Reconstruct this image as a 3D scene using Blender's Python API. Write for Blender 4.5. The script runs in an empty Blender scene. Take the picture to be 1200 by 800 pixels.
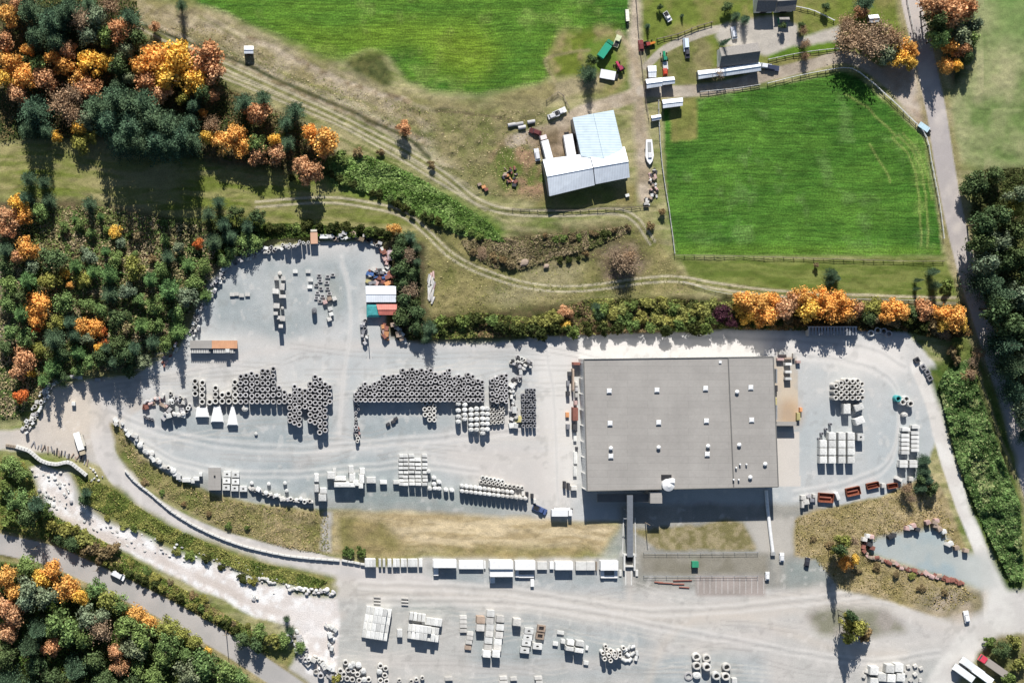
import bpy, math, random
import numpy as np
from mathutils import Vector
random.seed(7); RNG = np.random.default_rng(7)
SC = bpy.context.scene
COL = SC.collection
# ------------------------------------------------------------------ camera, sky, sun, exposure
S = 0.3                                   # metres per pixel of the 1200 px photograph
CX, CY, H = -90.0, 8.0, 560.0             # the aircraft
cam = bpy.data.cameras.new('camera'); camo = bpy.data.objects.new('camera', cam); COL.objects.link(camo)
camo.location = (CX, CY, H)
cam.sensor_width = 36; cam.lens = 36 * H / 360.0
cam.shift_x = -CX / 360.0; cam.shift_y = -CY / 360.0
cam.clip_start = 1; cam.clip_end = 8000
SC.camera = camo
SUN_EL = 36.0
w = bpy.data.worlds.new('World'); SC.world = w; w.use_nodes = True
nt = w.node_tree; bg = nt.nodes['Background']
sky = nt.nodes.new('ShaderNodeTexSky'); sky.sky_type = 'NISHITA'; sky.sun_disc = False
sky.sun_elevation = math.radians(SUN_EL); sky.sun_rotation = math.radians(-5); sky.dust_density = 0.5; sky.ozone_density = 2.0
nt.links.new(sky.outputs[0], bg.inputs[0]); bg.inputs[1].default_value = 0.06
sl = bpy.data.lights.new('sun', 'SUN'); sl.energy = 5.0; sl.angle = math.radians(0.5); sl.color = (1.0, 0.97, 0.93)
so = bpy.data.objects.new('sun', sl); COL.objects.link(so)
so.rotation_euler = (-math.radians(90 - SUN_EL), 0, math.radians(5)); so.location = (0, 200, 200)
SC.view_settings.view_transform = 'Standard'; SC.view_settings.look = 'None'
SC.view_settings.gamma = 1; SC.view_settings.use_curve_mapping = False
SC.view_settings.exposure = 0.62
K = 1.55                                   # sunlit level ground: picture value / albedo

# ------------------------------------------------------------------ helpers
def lin(c):
    c = np.asarray(c, float) / 255.0
    return np.where(c <= 0.04045, c / 12.92, ((c + 0.055) / 1.055) ** 2.4)
def alb(r, g, b, k=1.0): return tuple(np.clip(lin((r, g, b)) / K * k, 0.004, 0.82))
def W(px, py, z=0.0):                      # photo pixel seen at height z -> world x, y
    x = (px - 600) * S; y = (400 - py) * S
    f = (H - z) / H
    return CX + (x - CX) * f, CY + (y - CY) * f

ORD = ['zeroth','first','second','third','fourth','fifth','sixth','seventh','eighth','ninth','tenth','eleventh','twelfth','thirteenth','fourteenth','fifteenth','sixteenth','seventeenth','eighteenth','nineteenth','twentieth']
TENS = {2:'twenty',3:'thirty',4:'forty',5:'fifty',6:'sixty',7:'seventy'}
TENO = {20:'twentieth',30:'thirtieth',40:'fortieth',50:'fiftieth',60:'sixtieth',70:'seventieth'}
def od(n):
    if n <= 20: return ORD[n]
    if n in TENO: return TENO[n]
    return TENS[n // 10] + '-' + ORD[n % 10]

def ob(name, mesh, parent=None, mat=None):
    o = bpy.data.objects.new(name, mesh); COL.objects.link(o)
    if parent is not None: o.parent = parent
    return o
def tag(o, label=None, cat=None, group=None, kind=None):
    if label: o['label'] = label
    if cat: o['category'] = cat
    if group: o['group'] = group
    if kind: o['kind'] = kind
    return o
def empty(name, loc, rz=0.0, label=None, cat=None, group=None):
    o = bpy.data.objects.new(name, None); COL.objects.link(o)
    o.location = loc; o.rotation_euler = (0, 0, rz); o.empty_display_size = 0.5
    return tag(o, label, cat, group)

class MB:
    """collects faces, builds one mesh"""
    def __init__(s): s.v = []; s.f = []; s.m = []
    def add(s, vs, fs, m=0):
        n = len(s.v); s.v += [tuple(v) for v in vs]; s.f += [tuple(i + n for i in f) for f in fs]; s.m += [m] * len(fs); return s
    def box(s, x0, y0, z0, x1, y1, z1, m=0, inset=0.0):
        i = inset
        vs = [(x0,y0,z0),(x1,y0,z0),(x1,y1,z0),(x0,y1,z0),(x0+i,y0+i,z1),(x1-i,y0+i,z1),(x1-i,y1-i,z1),(x0+i,y1-i,z1)]
        return s.add(vs, [(3,2,1,0),(4,5,6,7),(0,1,5,4),(1,2,6,5),(2,3,7,6),(3,0,4,7)], m)
    def cbox(s, cx, cy, z0, sx, sy, sz, m=0, inset=0.0, a=0.0):
        t = MB().box(-sx/2, -sy/2, z0, sx/2, sy/2, z0+sz, m, inset)
        ca, sa = math.cos(a), math.sin(a)
        vs = [(cx + x*ca - y*sa, cy + x*sa + y*ca, z) for x, y, z in t.v]
        return s.add(vs, t.f, m)
    def prism(s, pts, z0, z1, m=0):       # pts counter-clockwise
        n = len(pts)
        vs = [(x, y, z0) for x, y in pts] + [(x, y, z1) for x, y in pts]
        fs = [tuple(range(n-1, -1, -1)), tuple(range(n, 2*n))] + [(i, (i+1) % n, (i+1) % n + n, i + n) for i in range(n)]
        return s.add(vs, fs, m)
    def cyl(s, cx, cy, z0, r0, r1, h, n=12, m=0, axis='z'):
        vs = []
        for k, (r, z) in enumerate(((r0, 0), (r1, h))):
            for i in range(n):
                a = 2*math.pi*i/n; p = (r*math.cos(a), r*math.sin(a), z)
                if axis == 'x': p = (p[2], p[0], p[1])
                elif axis == 'y': p = (p[0], p[2], p[1])
                vs.append((p[0]+cx, p[1]+cy, p[2]+z0))
        fs = [tuple(range(n-1, -1, -1)), tuple(range(n, 2*n))] + [(i, (i+1) % n, (i+1) % n + n, i + n) for i in range(n)]
        if axis == 'y': fs = [tuple(reversed(f)) for f in fs]
        return s.add(vs, fs, m)
    def tube(s, cx, cy, z0, ro, ri, h, n=18, m=0, ch=0.0, floor=None):
        prof = [(ro, 0), (ro, h-ch), (ro-ch, h), (ri+ch, h), (ri, h-ch), (ri, 0)]
        vs = [(cx + r*math.cos(2*math.pi*i/n), cy + r*math.sin(2*math.pi*i/n), z0+z) for i in range(n) for r, z in prof]
        k = len(prof)
        fs = [(i*k+j, ((i+1) % n)*k+j, ((i+1) % n)*k+(j+1) % k, i*k+(j+1) % k) for i in range(n) for j in range(k)]
        s.add(vs, fs, m)
        if floor is not None: s.cyl(cx, cy, z0+floor, ri, ri, 0.02, n, m)
        return s
    def bar(s, p, q, r, n=6, m=0, r2=None):
        p = Vector(p); q = Vector(q); d = q - p; r2 = r if r2 is None else r2
        if d.length < 1e-6: return s
        u = d.orthogonal().normalized(); v = d.normalized().cross(u)
        vs = [tuple(p + (u*math.cos(2*math.pi*i/n) + v*math.sin(2*math.pi*i/n))*r) for i in range(n)]
        vs += [tuple(q + (u*math.cos(2*math.pi*i/n) + v*math.sin(2*math.pi*i/n))*r2) for i in range(n)]
        return s.add(vs, [tuple(range(n-1,-1,-1)), tuple(range(n,2*n))] + [(i,(i+1)%n,(i+1)%n+n,i+n) for i in range(n)], m)
    def mesh(s, name, mats, smooth=False):
        me = bpy.data.meshes.new(name); me.from_pydata(s.v, [], s.f)
        for mm in (mats if isinstance(mats, (list, tuple)) else [mats]): me.materials.append(mm)
        me.polygons.foreach_set('material_index', s.m)
        if smooth: me.polygons.foreach_set('use_smooth', [True]*len(s.f))
        me.update(); return me
    def build(s, name, mats, parent=None, smooth=False):
        return ob(name, s.mesh(name, mats, smooth), parent)

# ------------------------------------------------------------------ numpy noise
def vnoise(x, y, scale, seed):
    r = np.random.default_rng(seed); g = r.random((257, 257))
    u = x / scale + 1000.3; v = y / scale + 1000.7
    iu = np.floor(u).astype(int); iv = np.floor(v).astype(int); fu = u - iu; fv = v - iv
    fu = fu*fu*(3-2*fu); fv = fv*fv*(3-2*fv); a = iu % 256; b = iv % 256
    return (g[a,b]*(1-fu)+g[a+1,b]*fu)*(1-fv) + (g[a,b+1]*(1-fu)+g[a+1,b+1]*fu)*fv
def fbm(x, y, scale, seed, o=4):
    t = 0; amp = 1; tot = 0
    for k in range(o): t = t + amp*vnoise(x, y, scale/2**k, seed+k); tot += amp; amp *= 0.55
    return t / tot

# ------------------------------------------------------------------ materials
def nodes(name):
    m = bpy.data.materials.new(name); m.use_nodes = True; n = m.node_tree
    return m, n, n.nodes['Principled BSDF'], n.nodes.new, n.links.new
def noise_mix(n, new, lk, scale, det=4, rough=0.6):
    tc = new('ShaderNodeTexCoord'); nz = new('ShaderNodeTexNoise'); nz.inputs['Scale'].default_value = scale
    nz.inputs['Detail'].default_value = det; nz.inputs['Roughness'].default_value = rough
    lk(tc.outputs['Object'], nz.inputs['Vector']); return nz
def rng(new, lk, src, a, b, fmin=0.3, fmax=0.7):
    mr = new('ShaderNodeMapRange'); lk(src, mr.inputs[0]); mr.inputs[1].default_value = fmin; mr.inputs[2].default_value = fmax
    mr.inputs[3].default_value = a; mr.inputs[4].default_value = b; return mr.outputs[0]
def vmul(new, lk, col, fac):
    mx = new('ShaderNodeVectorMath'); mx.operation = 'SCALE'; lk(col, mx.inputs[0]); lk(fac, mx.inputs['Scale']); return mx.outputs[0]
def mat_ground(mown=False):
    m, n, p, new, lk = nodes('mown_grass' if mown else 'ground_cover')
    at = new('ShaderNodeAttribute'); at.attribute_name = 'col'
    a1 = noise_mix(n, new, lk, 2.2, 5, 0.8); a2 = noise_mix(n, new, lk, 0.22, 5, 0.65)
    f1 = rng(new, lk, a1.outputs[0], 0.58, 1.42); f2 = rng(new, lk, a2.outputs[0], 0.86, 1.14)
    mul = new('ShaderNodeMath'); mul.operation = 'MULTIPLY'; lk(f1, mul.inputs[0]); lk(f2, mul.inputs[1])
    mix = new('ShaderNodeMix'); mix.data_type = 'FLOAT'; lk(at.outputs['Alpha'], mix.inputs[0]); mix.inputs[2].default_value = 1.0; lk(mul.outputs[0], mix.inputs[3])
    colr = vmul(new, lk, at.outputs['Color'], mix.outputs[0])
    if mown:
        tc = new('ShaderNodeTexCoord'); w0 = new('ShaderNodeTexNoise'); w0.inputs['Scale'].default_value = .016; lk(tc.outputs['Object'], w0.inputs['Vector'])
        ad = new('ShaderNodeVectorMath'); ad.operation = 'MULTIPLY_ADD'; lk(w0.outputs['Color'], ad.inputs[0]); ad.inputs[1].default_value = (0, 9, 0); lk(tc.outputs['Object'], ad.inputs[2])
        for (sx, sy, lo, hi, e0, e1) in ((.10, 1.35, .78, 1.24, .36, .64), (.3, 2.6, .82, 1.2, .35, .65), (1.8, 1.8, .72, 1.3, .35, .65), (.12, .12, .88, 1.14, .35, .65)):
            mp = new('ShaderNodeMapping'); mp.inputs['Scale'].default_value = (sx, sy, 1); lk(ad.outputs[0], mp.inputs['Vector'])
            nz = new('ShaderNodeTexNoise'); nz.inputs['Scale'].default_value = 1; nz.inputs['Detail'].default_value = 2; lk(mp.outputs[0], nz.inputs['Vector'])
            colr = vmul(new, lk, colr, rng(new, lk, nz.outputs[0], lo, hi, e0, e1))
    lk(colr, p.inputs['Base Color'])
    p.inputs['Roughness'].default_value = 0.95; p.inputs['Specular IOR Level'].default_value = 0.15
    bp = new('ShaderNodeBump'); bp.inputs['Distance'].default_value = 0.35; lk(at.outputs['Alpha'], bp.inputs['Strength']); lk(a1.outputs[0], bp.inputs['Height']); lk(bp.outputs[0], p.inputs['Normal'])
    return m
def mat_leaf():
    m, n, p, new, lk = nodes('foliage')
    at = new('ShaderNodeAttribute'); at.attribute_name = 'lc'
    ti = new('ShaderNodeAttribute'); ti.attribute_type = 'OBJECT'; ti.attribute_name = 'tint'
    mx = new('ShaderNodeVectorMath'); mx.operation = 'MULTIPLY'; lk(at.outputs['Color'], mx.inputs[0]); lk(ti.outputs['Color'], mx.inputs[1])
    ge = new('ShaderNodeNewGeometry'); f = rng(new, lk, ge.outputs['Random Per Island'], 0.6, 1.4, 0, 1)
    c = vmul(new, lk, mx.outputs[0], f)
    n.nodes.remove(p)
    d = new('ShaderNodeBsdfDiffuse'); t = new('ShaderNodeBsdfTranslucent'); ms = new('ShaderNodeMixShader'); ms.inputs[0].default_value = 0.22
    lk(c, d.inputs[0]); lk(c, t.inputs[0]); lk(d.outputs[0], ms.inputs[1]); lk(t.outputs[0], ms.inputs[2])
    lk(ms.outputs[0], n.nodes['Material Output'].inputs[0]); return m
def mat_simple(name, rgb, rough=0.8, var=0.15, scale=1.5, bump=0.0, metal=0.0, spec=0.3):
    m, n, p, new, lk = nodes(name)
    nz = noise_mix(n, new, lk, scale, 5, 0.65); f = rng(new, lk, nz.outputs[0], 1-var, 1+var)
    c = new('ShaderNodeRGB'); c.outputs[0].default_value = (*rgb, 1)
    lk(vmul(new, lk, c.outputs[0], f), p.inputs['Base Color'])
    p.inputs['Roughness'].default_value = rough; p.inputs['Metallic'].default_value = metal; p.inputs['Specular IOR Level'].default_value = spec
    if bump:
        bp = new('ShaderNodeBump'); bp.inputs['Strength'].default_value = bump; bp.inputs['Distance'].default_value = 0.1
        lk(nz.outputs[0], bp.inputs['Height']); lk(bp.outputs[0], p.inputs['Normal'])
    return m
def mat_tint(name, rough=0.85, var=0.3, scale=1.2):   # colour comes from the object's own 'tint'
    m, n, p, new, lk = nodes(name)
    ti = new('ShaderNodeAttribute'); ti.attribute_type = 'OBJECT'; ti.attribute_name = 'tint'
    oi = new('ShaderNodeObjectInfo'); f0 = rng(new, lk, oi.outputs['Random'], 0.74, 1.1, 0, 1)
    nz = noise_mix(n, new, lk, scale, 5, 0.7); f = rng(new, lk, nz.outputs[0], 1-var, 1+var)
    lk(vmul(new, lk, vmul(new, lk, ti.outputs['Color'], f0), f), p.inputs['Base Color'])
    p.inputs['Roughness'].default_value = rough; p.inputs['Specular IOR Level'].default_value = 0.25; return m
def mat_corr(name, rgb, axis=0, period=0.9, rough=0.5, var=0.1):
    m, n, p, new, lk = nodes(name)
    nz = noise_mix(n, new, lk, 0.35, 5, 0.65); f = rng(new, lk, nz.outputs[0], 1-var, 1+var)
    tc = new('ShaderNodeTexCoord'); sp = new('ShaderNodeSeparateXYZ'); lk(tc.outputs['Object'], sp.inputs[0])
    s1 = new('ShaderNodeMath'); s1.operation = 'MULTIPLY'; s1.inputs[1].default_value = 2*math.pi/period; lk(sp.outputs[axis], s1.inputs[0])
    s2 = new('ShaderNodeMath'); s2.operation = 'SINE'; lk(s1.outputs[0], s2.inputs[0])
    f2 = rng(new, lk, s2.outputs[0], 0.94, 1.04, -1, 1)
    c = new('ShaderNodeRGB'); c.outputs[0].default_value = (*rgb, 1)
    lk(vmul(new, lk, vmul(new, lk, c.outputs[0], f), f2), p.inputs['Base Color'])
    bp = new('ShaderNodeBump'); bp.inputs['Strength'].default_value = 0.3; bp.inputs['Distance'].default_value = 0.04
    lk(s2.outputs[0], bp.inputs['Height']); lk(bp.outputs[0], p.inputs['Normal'])
    p.inputs['Roughness'].default_value = rough; return m
def mat_roof():
    m, n, p, new, lk = nodes('grey_roof_membrane')
    tc = new('ShaderNodeTexCoord'); br = new('ShaderNodeTexBrick'); lk(tc.outputs['Object'], br.inputs['Vector']); br.inputs['Scale'].default_value = 1
    br.inputs['Brick Width'].default_value = 14; br.inputs['Row Height'].default_value = 2.4; br.inputs['Mortar Size'].default_value = 0.05
    c = alb(180, 175, 168); br.inputs['Color1'].default_value = (*c, 1); br.inputs['Color2'].default_value = (*[v*.95 for v in c], 1); br.inputs['Mortar'].default_value = (*[v*.8 for v in c], 1)
    a = noise_mix(n, new, lk, 0.09, 6, .7); b = noise_mix(n, new, lk, 1.2, 4, .7)
    o = vmul(new, lk, vmul(new, lk, br.outputs[0], rng(new, lk, a.outputs[0], .88, 1.1)), rng(new, lk, b.outputs[0], .95, 1.05))
    lk(o, p.inputs['Base Color']); p.inputs['Roughness'].default_value = .9; p.inputs['Specular IOR Level'].default_value = .2; return m
M = dict(
    ground=mat_ground(), mown=mat_ground(True), leaf=mat_leaf(), tint=mat_tint('painted_or_cast_concrete'),
    trunk=mat_simple('bark', (0.09, 0.065, 0.045), 0.9, 0.3, 3),
    roof=mat_roof(), roof2=mat_simple('grey_roof_trim', alb(128, 126, 122), 0.8, 0.1, 0.5),
    wall=mat_corr('cream_wall_cladding', (0.74, 0.72, 0.68), 1, 1.0), white=mat_simple('white_paint', (0.66, 0.655, 0.64), 0.6, 0.14, 0.9),
    conc=mat_simple('pale_concrete', (0.5, 0.49, 0.46), 0.85, 0.15, 0.8), concd=mat_simple('worn_concrete', (0.27, 0.27, 0.26), 0.9, 0.2, 0.8),
    metal=mat_corr('pale_metal_roof', (0.66, 0.70, 0.74), 0, 0.9, 0.45), metaln=mat_corr('pale_blue_metal_roof', (0.52, 0.61, 0.65), 1, 0.9, 0.45),
    whiteroof=mat_corr('white_metal_roof', (0.72, 0.75, 0.78), 0, 0.8, 0.45), shingle=mat_simple('grey_shingles', (0.2, 0.185, 0.17), 0.9, 0.25, 2.5, 0.3),
    dark=mat_simple('dark_opening', (0.02, 0.02, 0.022), 0.6, 0.2), glass=mat_simple('window_glass', (0.03, 0.04, 0.05), 0.08, 0.1, 1, 0, 0, 0.6),
    tyre=mat_simple('tyre_rubber', (0.02, 0.02, 0.02), 0.8, 0.2), steel=mat_simple('galvanised_steel', (0.32, 0.33, 0.34), 0.5, 0.12, 1, 0, 0.4),
    red=mat_simple('faded_red_metal', (0.26, 0.09, 0.06), 0.6, 0.2, 0.6), redpale=mat_corr('faded_red_roof', (0.52, 0.16, 0.12), 0, 0.8, 0.6, 0.2),
    orange=mat_corr('pale_orange_roof', (0.5, 0.26, 0.14), 0, 0.7, 0.6, 0.15), rust=mat_simple('rusty_steel', (0.2, 0.065, 0.035), 0.85, 0.45, 1.2, 0.3),
    wood=mat_simple('weathered_timber', (0.22, 0.18, 0.14), 0.9, 0.3, 3), blue=mat_simple('blue_tarp', (0.05, 0.1, 0.28), 0.6, 0.2, 1),
    green=mat_simple('green_paint', (0.03, 0.22, 0.12), 0.5, 0.15, 1), paint=mat_tint('vehicle_paint', 0.35, 0.04, 0.5),
)

# ------------------------------------------------------------------ the ground, painted by material
CELL = 0.48; MX, MY = 216.0, 154.0
nx = int(2*MX/CELL)+1; ny = int(2*MY/CELL)+1
gx = np.linspace(-MX, MX, nx); gy = np.linspace(-MY, MY, ny)
GX, GY = np.meshgrid(gx, gy)               # (ny, nx)
PX = GX/S + 600; PY = 400 - GY/S           # photo pixels
WX = (fbm(GX, GY, 9, 11, 3)-0.5)*14; WY = (fbm(GX, GY, 9, 31, 3)-0.5)*14
base = np.array(alb(136, 134, 84))
Cc = np.ones((ny, nx, 3)) * base
Tx = np.full((ny, nx), 0.75)               # how coarse the surface is
CL = np.zeros((ny, nx), np.int8)
ZF = np.full((ny, nx), 1.0)                # relief allowed
CLN = ['meadow', 'crop_field', 'gravel_yard', 'gravel_road', 'asphalt_road', 'dirt_track', 'rubble_ground', 'woodland_floor', 'concrete_apron', 'lawn']
def blur(a, r):
    for ax in (0, 1):
        k = 2*r+1; p = [(0, 0), (0, 0)]; p[ax] = (r+1, r)
        c = np.cumsum(np.pad(a, p, mode='edge'), axis=ax)
        a = (np.take(c, range(k, c.shape[ax]), axis=ax) - np.take(c, range(0, c.shape[ax]-k), axis=ax)) / k
    return a
def win(x0, x1, y0, y1):                   # photo pixel box -> row and column slices
    i0 = int(np.clip(((x0-600)*S+MX)/CELL, 0, nx-1)); i1 = int(np.clip(((x1-600)*S+MX)/CELL+2, 1, nx))
    j0 = int(np.clip(((400-y1)*S+MY)/CELL, 0, ny-1)); j1 = int(np.clip(((400-y0)*S+MY)/CELL+2, 1, ny))
    return (slice(j0, max(j1, j0+1)), slice(i0, max(i1, i0+1)))
def inpoly(pts, warp, s):
    X = PX[s] + WX[s]*warp; Y = PY[s] + WY[s]*warp
    ins = np.zeros(X.shape, bool); n = len(pts)
    for i in range(n):
        x1, y1 = pts[i]; x2, y2 = pts[(i+1) % n]
        if y1 == y2: continue
        c = (Y > min(y1, y2)) & (Y <= max(y1, y2))
        c &= X < (Y-y1)*((x2-x1)/(y2-y1))+x1
        ins ^= c
    return ins
def lay(m, color, cls, tex, alpha=1.0, zf=None, s=(slice(None), slice(None))):
    a = (m*alpha)[..., None]
    Cc[s] = Cc[s]*(1-a) + (color[s] if isinstance(color, np.ndarray) and color.ndim == 3 else np.array(color))*a
    if tex is not None: Tx[s] = Tx[s]*(1-m*alpha) + tex*m*alpha
    if cls is not None:
        q = CL[s]; q[m > 0.5] = cls
    if zf is not None: ZF[s] = ZF[s]*(1-m) + zf*m
def poly(pts, color, cls=None, tex=None, f=1, warp=0.35, alpha=1.0, zf=None, patch=None):
    xs = [p[0] for p in pts]; ys = [p[1] for p in pts]; g = 8*warp+f*2+3
    s = win(min(xs)-g, max(xs)+g, min(ys)-g, max(ys)+g)
    m = inpoly(pts, warp, s).astype(float)
    if f: m = blur(m, f)
    if patch: m = m*np.clip((fbm(GX[s], GY[s], patch[0], patch[2], 4)-patch[1])*9, 0, 1)
    lay(m, color, cls, tex, alpha, zf, s)
def stroke(pts, wd, color, cls=None, tex=None, soft=0.6, warp=0.15, alpha=1.0, zf=None, brk=0):
    xs = [p[0] for p in pts]; ys = [p[1] for p in pts]; r = wd/2+soft*2+8*warp+2
    S0 = win(min(xs)-r, max(xs)+r, min(ys)-r, max(ys)+r)
    best = np.full(PX.shape, 1e9)
    for (x1, y1), (x2, y2) in zip(pts[:-1], pts[1:]):
        s = win(min(x1,x2)-r, max(x1,x2)+r, min(y1,y2)-r, max(y1,y2)+r)
        dx, dy = x2-x1, y2-y1; L = dx*dx+dy*dy
        if L == 0: continue
        X = PX[s] + WX[s]*warp; Y = PY[s] + WY[s]*warp
        t = np.clip(((X-x1)*dx+(Y-y1)*dy)/L, 0, 1)
        best[s] = np.minimum(best[s], np.hypot(X-x1-t*dx, Y-y1-t*dy))
    m = np.clip((wd/2 - best[S0])/(soft*2)+0.5, 0, 1)
    lay(m, color, cls, tex, alpha, zf, S0)
def smooth(pts, k=6):
    out = []
    P = [np.array(p, float) for p in pts]; P = [2*P[0]-P[1]] + P + [2*P[-1]-P[-2]]
    for i in range(1, len(P)-2):
        for t in np.linspace(0, 1, k, endpoint=False):
            a, b, c, d = P[i-1], P[i], P[i+1], P[i+2]
            out.append(tuple(0.5*((2*b)+(-a+c)*t+(2*a-5*b+4*c-d)*t*t+(-a+3*b-3*c+d)*t**3)))
    out.append(tuple(P[-2])); return out
def mixc(c1, c2, n): n = np.clip(n, 0, 1)[..., None]; return np.array(c1)*(1-n)+np.array(c2)*n
N1 = fbm(GX, GY, 22, 101, 5); N2 = fbm(GX, GY, 7, 201, 4); N3 = fbm(GX, GY, 2.2, 301, 3); N4 = fbm(GX, GY, 50, 401, 4)
def anis(deg, lw, la, seed, o=4):
    a = math.radians(deg); u = GX*math.cos(a)+GY*math.sin(a); v = -GX*math.sin(a)+GY*math.cos(a); v = v+(N1-.5)*5
    return fbm(u*lw/la, v, lw, seed, o)
AN = anis(-27, 1.6, 16, 501); AH = anis(-3, 1.5, 12, 601)
def ct(n, k=4): return np.clip((n-0.5)*k+0.5, 0, 1)
MEAD = mixc(alb(118, 134, 68), alb(182, 170, 124), ct(N1)*0.6+ct(N2)*0.4)
lay(np.ones(PX.shape), MEAD, 0, 0.8)
TAN = mixc(alb(190, 174, 140), alb(152, 142, 96), ct(N2)); MH_ = mixc(alb(118,132,66), alb(196,186,142), ct(AH, 4)); lay(np.full(PX.shape, .5), MH_, None, None)
# woodland floors
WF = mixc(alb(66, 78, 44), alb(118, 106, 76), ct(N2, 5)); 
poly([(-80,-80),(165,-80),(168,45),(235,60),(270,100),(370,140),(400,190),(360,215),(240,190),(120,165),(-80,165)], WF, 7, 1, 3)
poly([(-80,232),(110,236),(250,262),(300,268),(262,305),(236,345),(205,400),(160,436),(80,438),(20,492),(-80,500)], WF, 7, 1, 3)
SCR = mixc(alb(150, 128, 98), alb(104, 108, 64), ct(N3, 5)*0.6+ct(N2)*0.4)
poly([(60,240),(180,245),(205,300),(185,340),(110,335),(50,310)], SCR, None, 1, 6, 0.8)
poly([(-80,310),(15,315),(28,350),(25,400),(-80,410)], mixc(alb(176,165,150), alb(130,115,90), ct(N3,5)), None, 1, 5, 0.8)
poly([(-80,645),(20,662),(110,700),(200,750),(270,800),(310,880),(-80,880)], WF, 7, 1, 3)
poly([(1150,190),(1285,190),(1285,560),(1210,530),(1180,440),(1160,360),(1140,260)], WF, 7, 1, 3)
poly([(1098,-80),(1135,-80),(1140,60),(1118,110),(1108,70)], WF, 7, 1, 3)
# bright meadow strips
GR = mixc(alb(118, 130, 56), alb(174, 164, 114), ct(AH, 4)*0.6+ct(N1)*0.4)
poly([(-80,165),(120,166),(245,200),(330,200),(390,205),(560,290),(480,285),(440,268),(300,268),(240,262),(110,232),(-80,230)], GR, 0, 0.8, 4)
poly([(380,188),(440,180),(520,215),(590,262),(590,285),(520,268),(440,232),(385,218)], mixc(alb(96,128,52), alb(128,150,70), ct(N3)), 0, 1, 3)
# big north field
lines = np.clip(0.5+2.6*(vnoise(GX*0.05+GY*0.08, GY*1.05-GX*0.02+N2*1.2, 1, 55)-0.5), 0, 1)
def field(c1, c2, c3):
    n = (lines*0.3+ct(N1, 3)*0.7)
    a = mixc(c1, c2, n); return a*(1-np.clip((N2-0.58)*3, 0, 0.45)[..., None]) + np.array(c3)*np.clip((N2-0.58)*3, 0, 0.45)[..., None]
F1 = field(alb(56, 100, 34), alb(96, 134, 46), alb(128, 148, 76))
poly([(170,-80),(745,-80),(738,40),(725,35),(700,45),(668,62),(655,90),(615,102),(560,111),(510,109),(478,98),(455,66),(430,60),(405,72),(380,66),(330,42),(290,28),(235,8)], F1, 1, 0.5, 3, 0.5)
poly([(405,72),(430,62),(446,64),(455,78),(462,96),(452,106),(425,99)], mixc(alb(118,118,70),alb(90,98,55),ct(N3)), 0, 0.9, 2)
YG = alb(140, 158, 44)
poly([(300,25),(380,60),(430,62),(470,50),(520,60),(500,80),(560,90),(590,70),(560,30),(450,30),(400,45),(330,30)], YG, None, None, 10, 1, 0.45)
poly([(655,35),(725,30),(735,90),(720,120),(690,110),(650,100),(640,70)], mixc(alb(120,134,52),alb(166,152,104),ct(N2,5)), 0, 0.8, 4, 0.8)
poly([(685,50),(722,42),(726,75),(705,90),(683,75)], mixc(alb(96,132,44),alb(120,140,60),ct(N2)), 0, 0.7, 3, 0.6)
# dry strip between north field and the double track
stroke(smooth([(160,5),(250,25),(330,62),(400,90),(470,122),(560,130),(640,108),(700,96)]), 22, TAN, 0, 0.9, 5, 0.8, 0.85)
stroke(smooth([(165,28),(255,55),(340,95),(420,135),(470,150)]), 10, mixc(alb(190,172,146),alb(150,132,104),ct(N3)), 0, 1, 3, 0.8, 0.8)
DG_ = mixc(alb(112,120,64), alb(206,192,166), ct(AN, 4))
poly([(165,22),(250,24),(340,62),(400,90),(470,120),(560,135),(560,230),(520,205),(470,172),(380,128),(260,74),(165,32)], DG_, None, 1, 5, 0.8, 0.75)
poly([(240,82),(330,112),(430,150),(520,205),(600,250),(600,262),(520,225),(430,190),(380,170),(330,140),(260,110)], mixc(alb(108,120,56), alb(186,176,130), ct(AN, 4)), None, 1, 5, 0.8, 0.7)
TP_ = mixc(alb(204,188,162),alb(160,142,112),ct(N3,4))
stroke(smooth([(175,18),(250,42),(330,76),(400,104),(470,134),(540,150)]), 20, mixc(alb(192,176,148),alb(166,152,112),ct(N2,5)), 0, 1, 4, 0.8, 0.8)
stroke(smooth([(290,44),(340,66),(390,88),(440,108),(480,122)]), 6, TP_, 0, 1, 2, 1.0, 1)
stroke(smooth([(262,70),(330,98),(400,128),(460,152),(520,170)]), 9, TP_, 0, 1, 2.5, 0.8, 0.85)
stroke(smooth([(330,84),(390,106),(440,126)]), 4, alb(150,148,92), 0, 1, 2, 0.8, 0.8)
# tan meadow in the middle
poly([(500,120),(640,120),(640,235),(560,225),(510,180)], mixc(alb(128,130,78),alb(165,152,112),ct(N2)*.7+ct(N1)*.3), 0, 0.9, 5, 0.8)
poly([(575,170),(640,165),(640,235),(585,225)], mixc(alb(112,124,62),alb(170,140,110),ct(N2,6)), 0, 0.9, 4, 0.8)
poly([(500,262),(600,282),(760,262),(792,310),(820,345),(690,352),(500,395),(497,300)], mixc(alb(118,120,66),alb(164,152,104),ct(N1)*.5+ct(N2)*.5), 0, 0.9, 5, 0.8)
poly([(560,345),(600,335),(640,300),(690,305),(680,335),(640,352),(590,360)], alb(182,170,132), 0, 0.9, 6, 1, 0.7)
poly([(700,285),(745,280),(760,310),(730,345),(705,330)], mixc(alb(150,130,112),alb(122,104,84),ct(N3)), 0, 1, 5, 1, 0.9)
poly([(600,268),(735,262),(730,275),(700,305),(600,318)], mixc(alb(92,96,60),alb(122,108,80),ct(N3)), 0, 1, 4, 1, 0.8)
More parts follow.
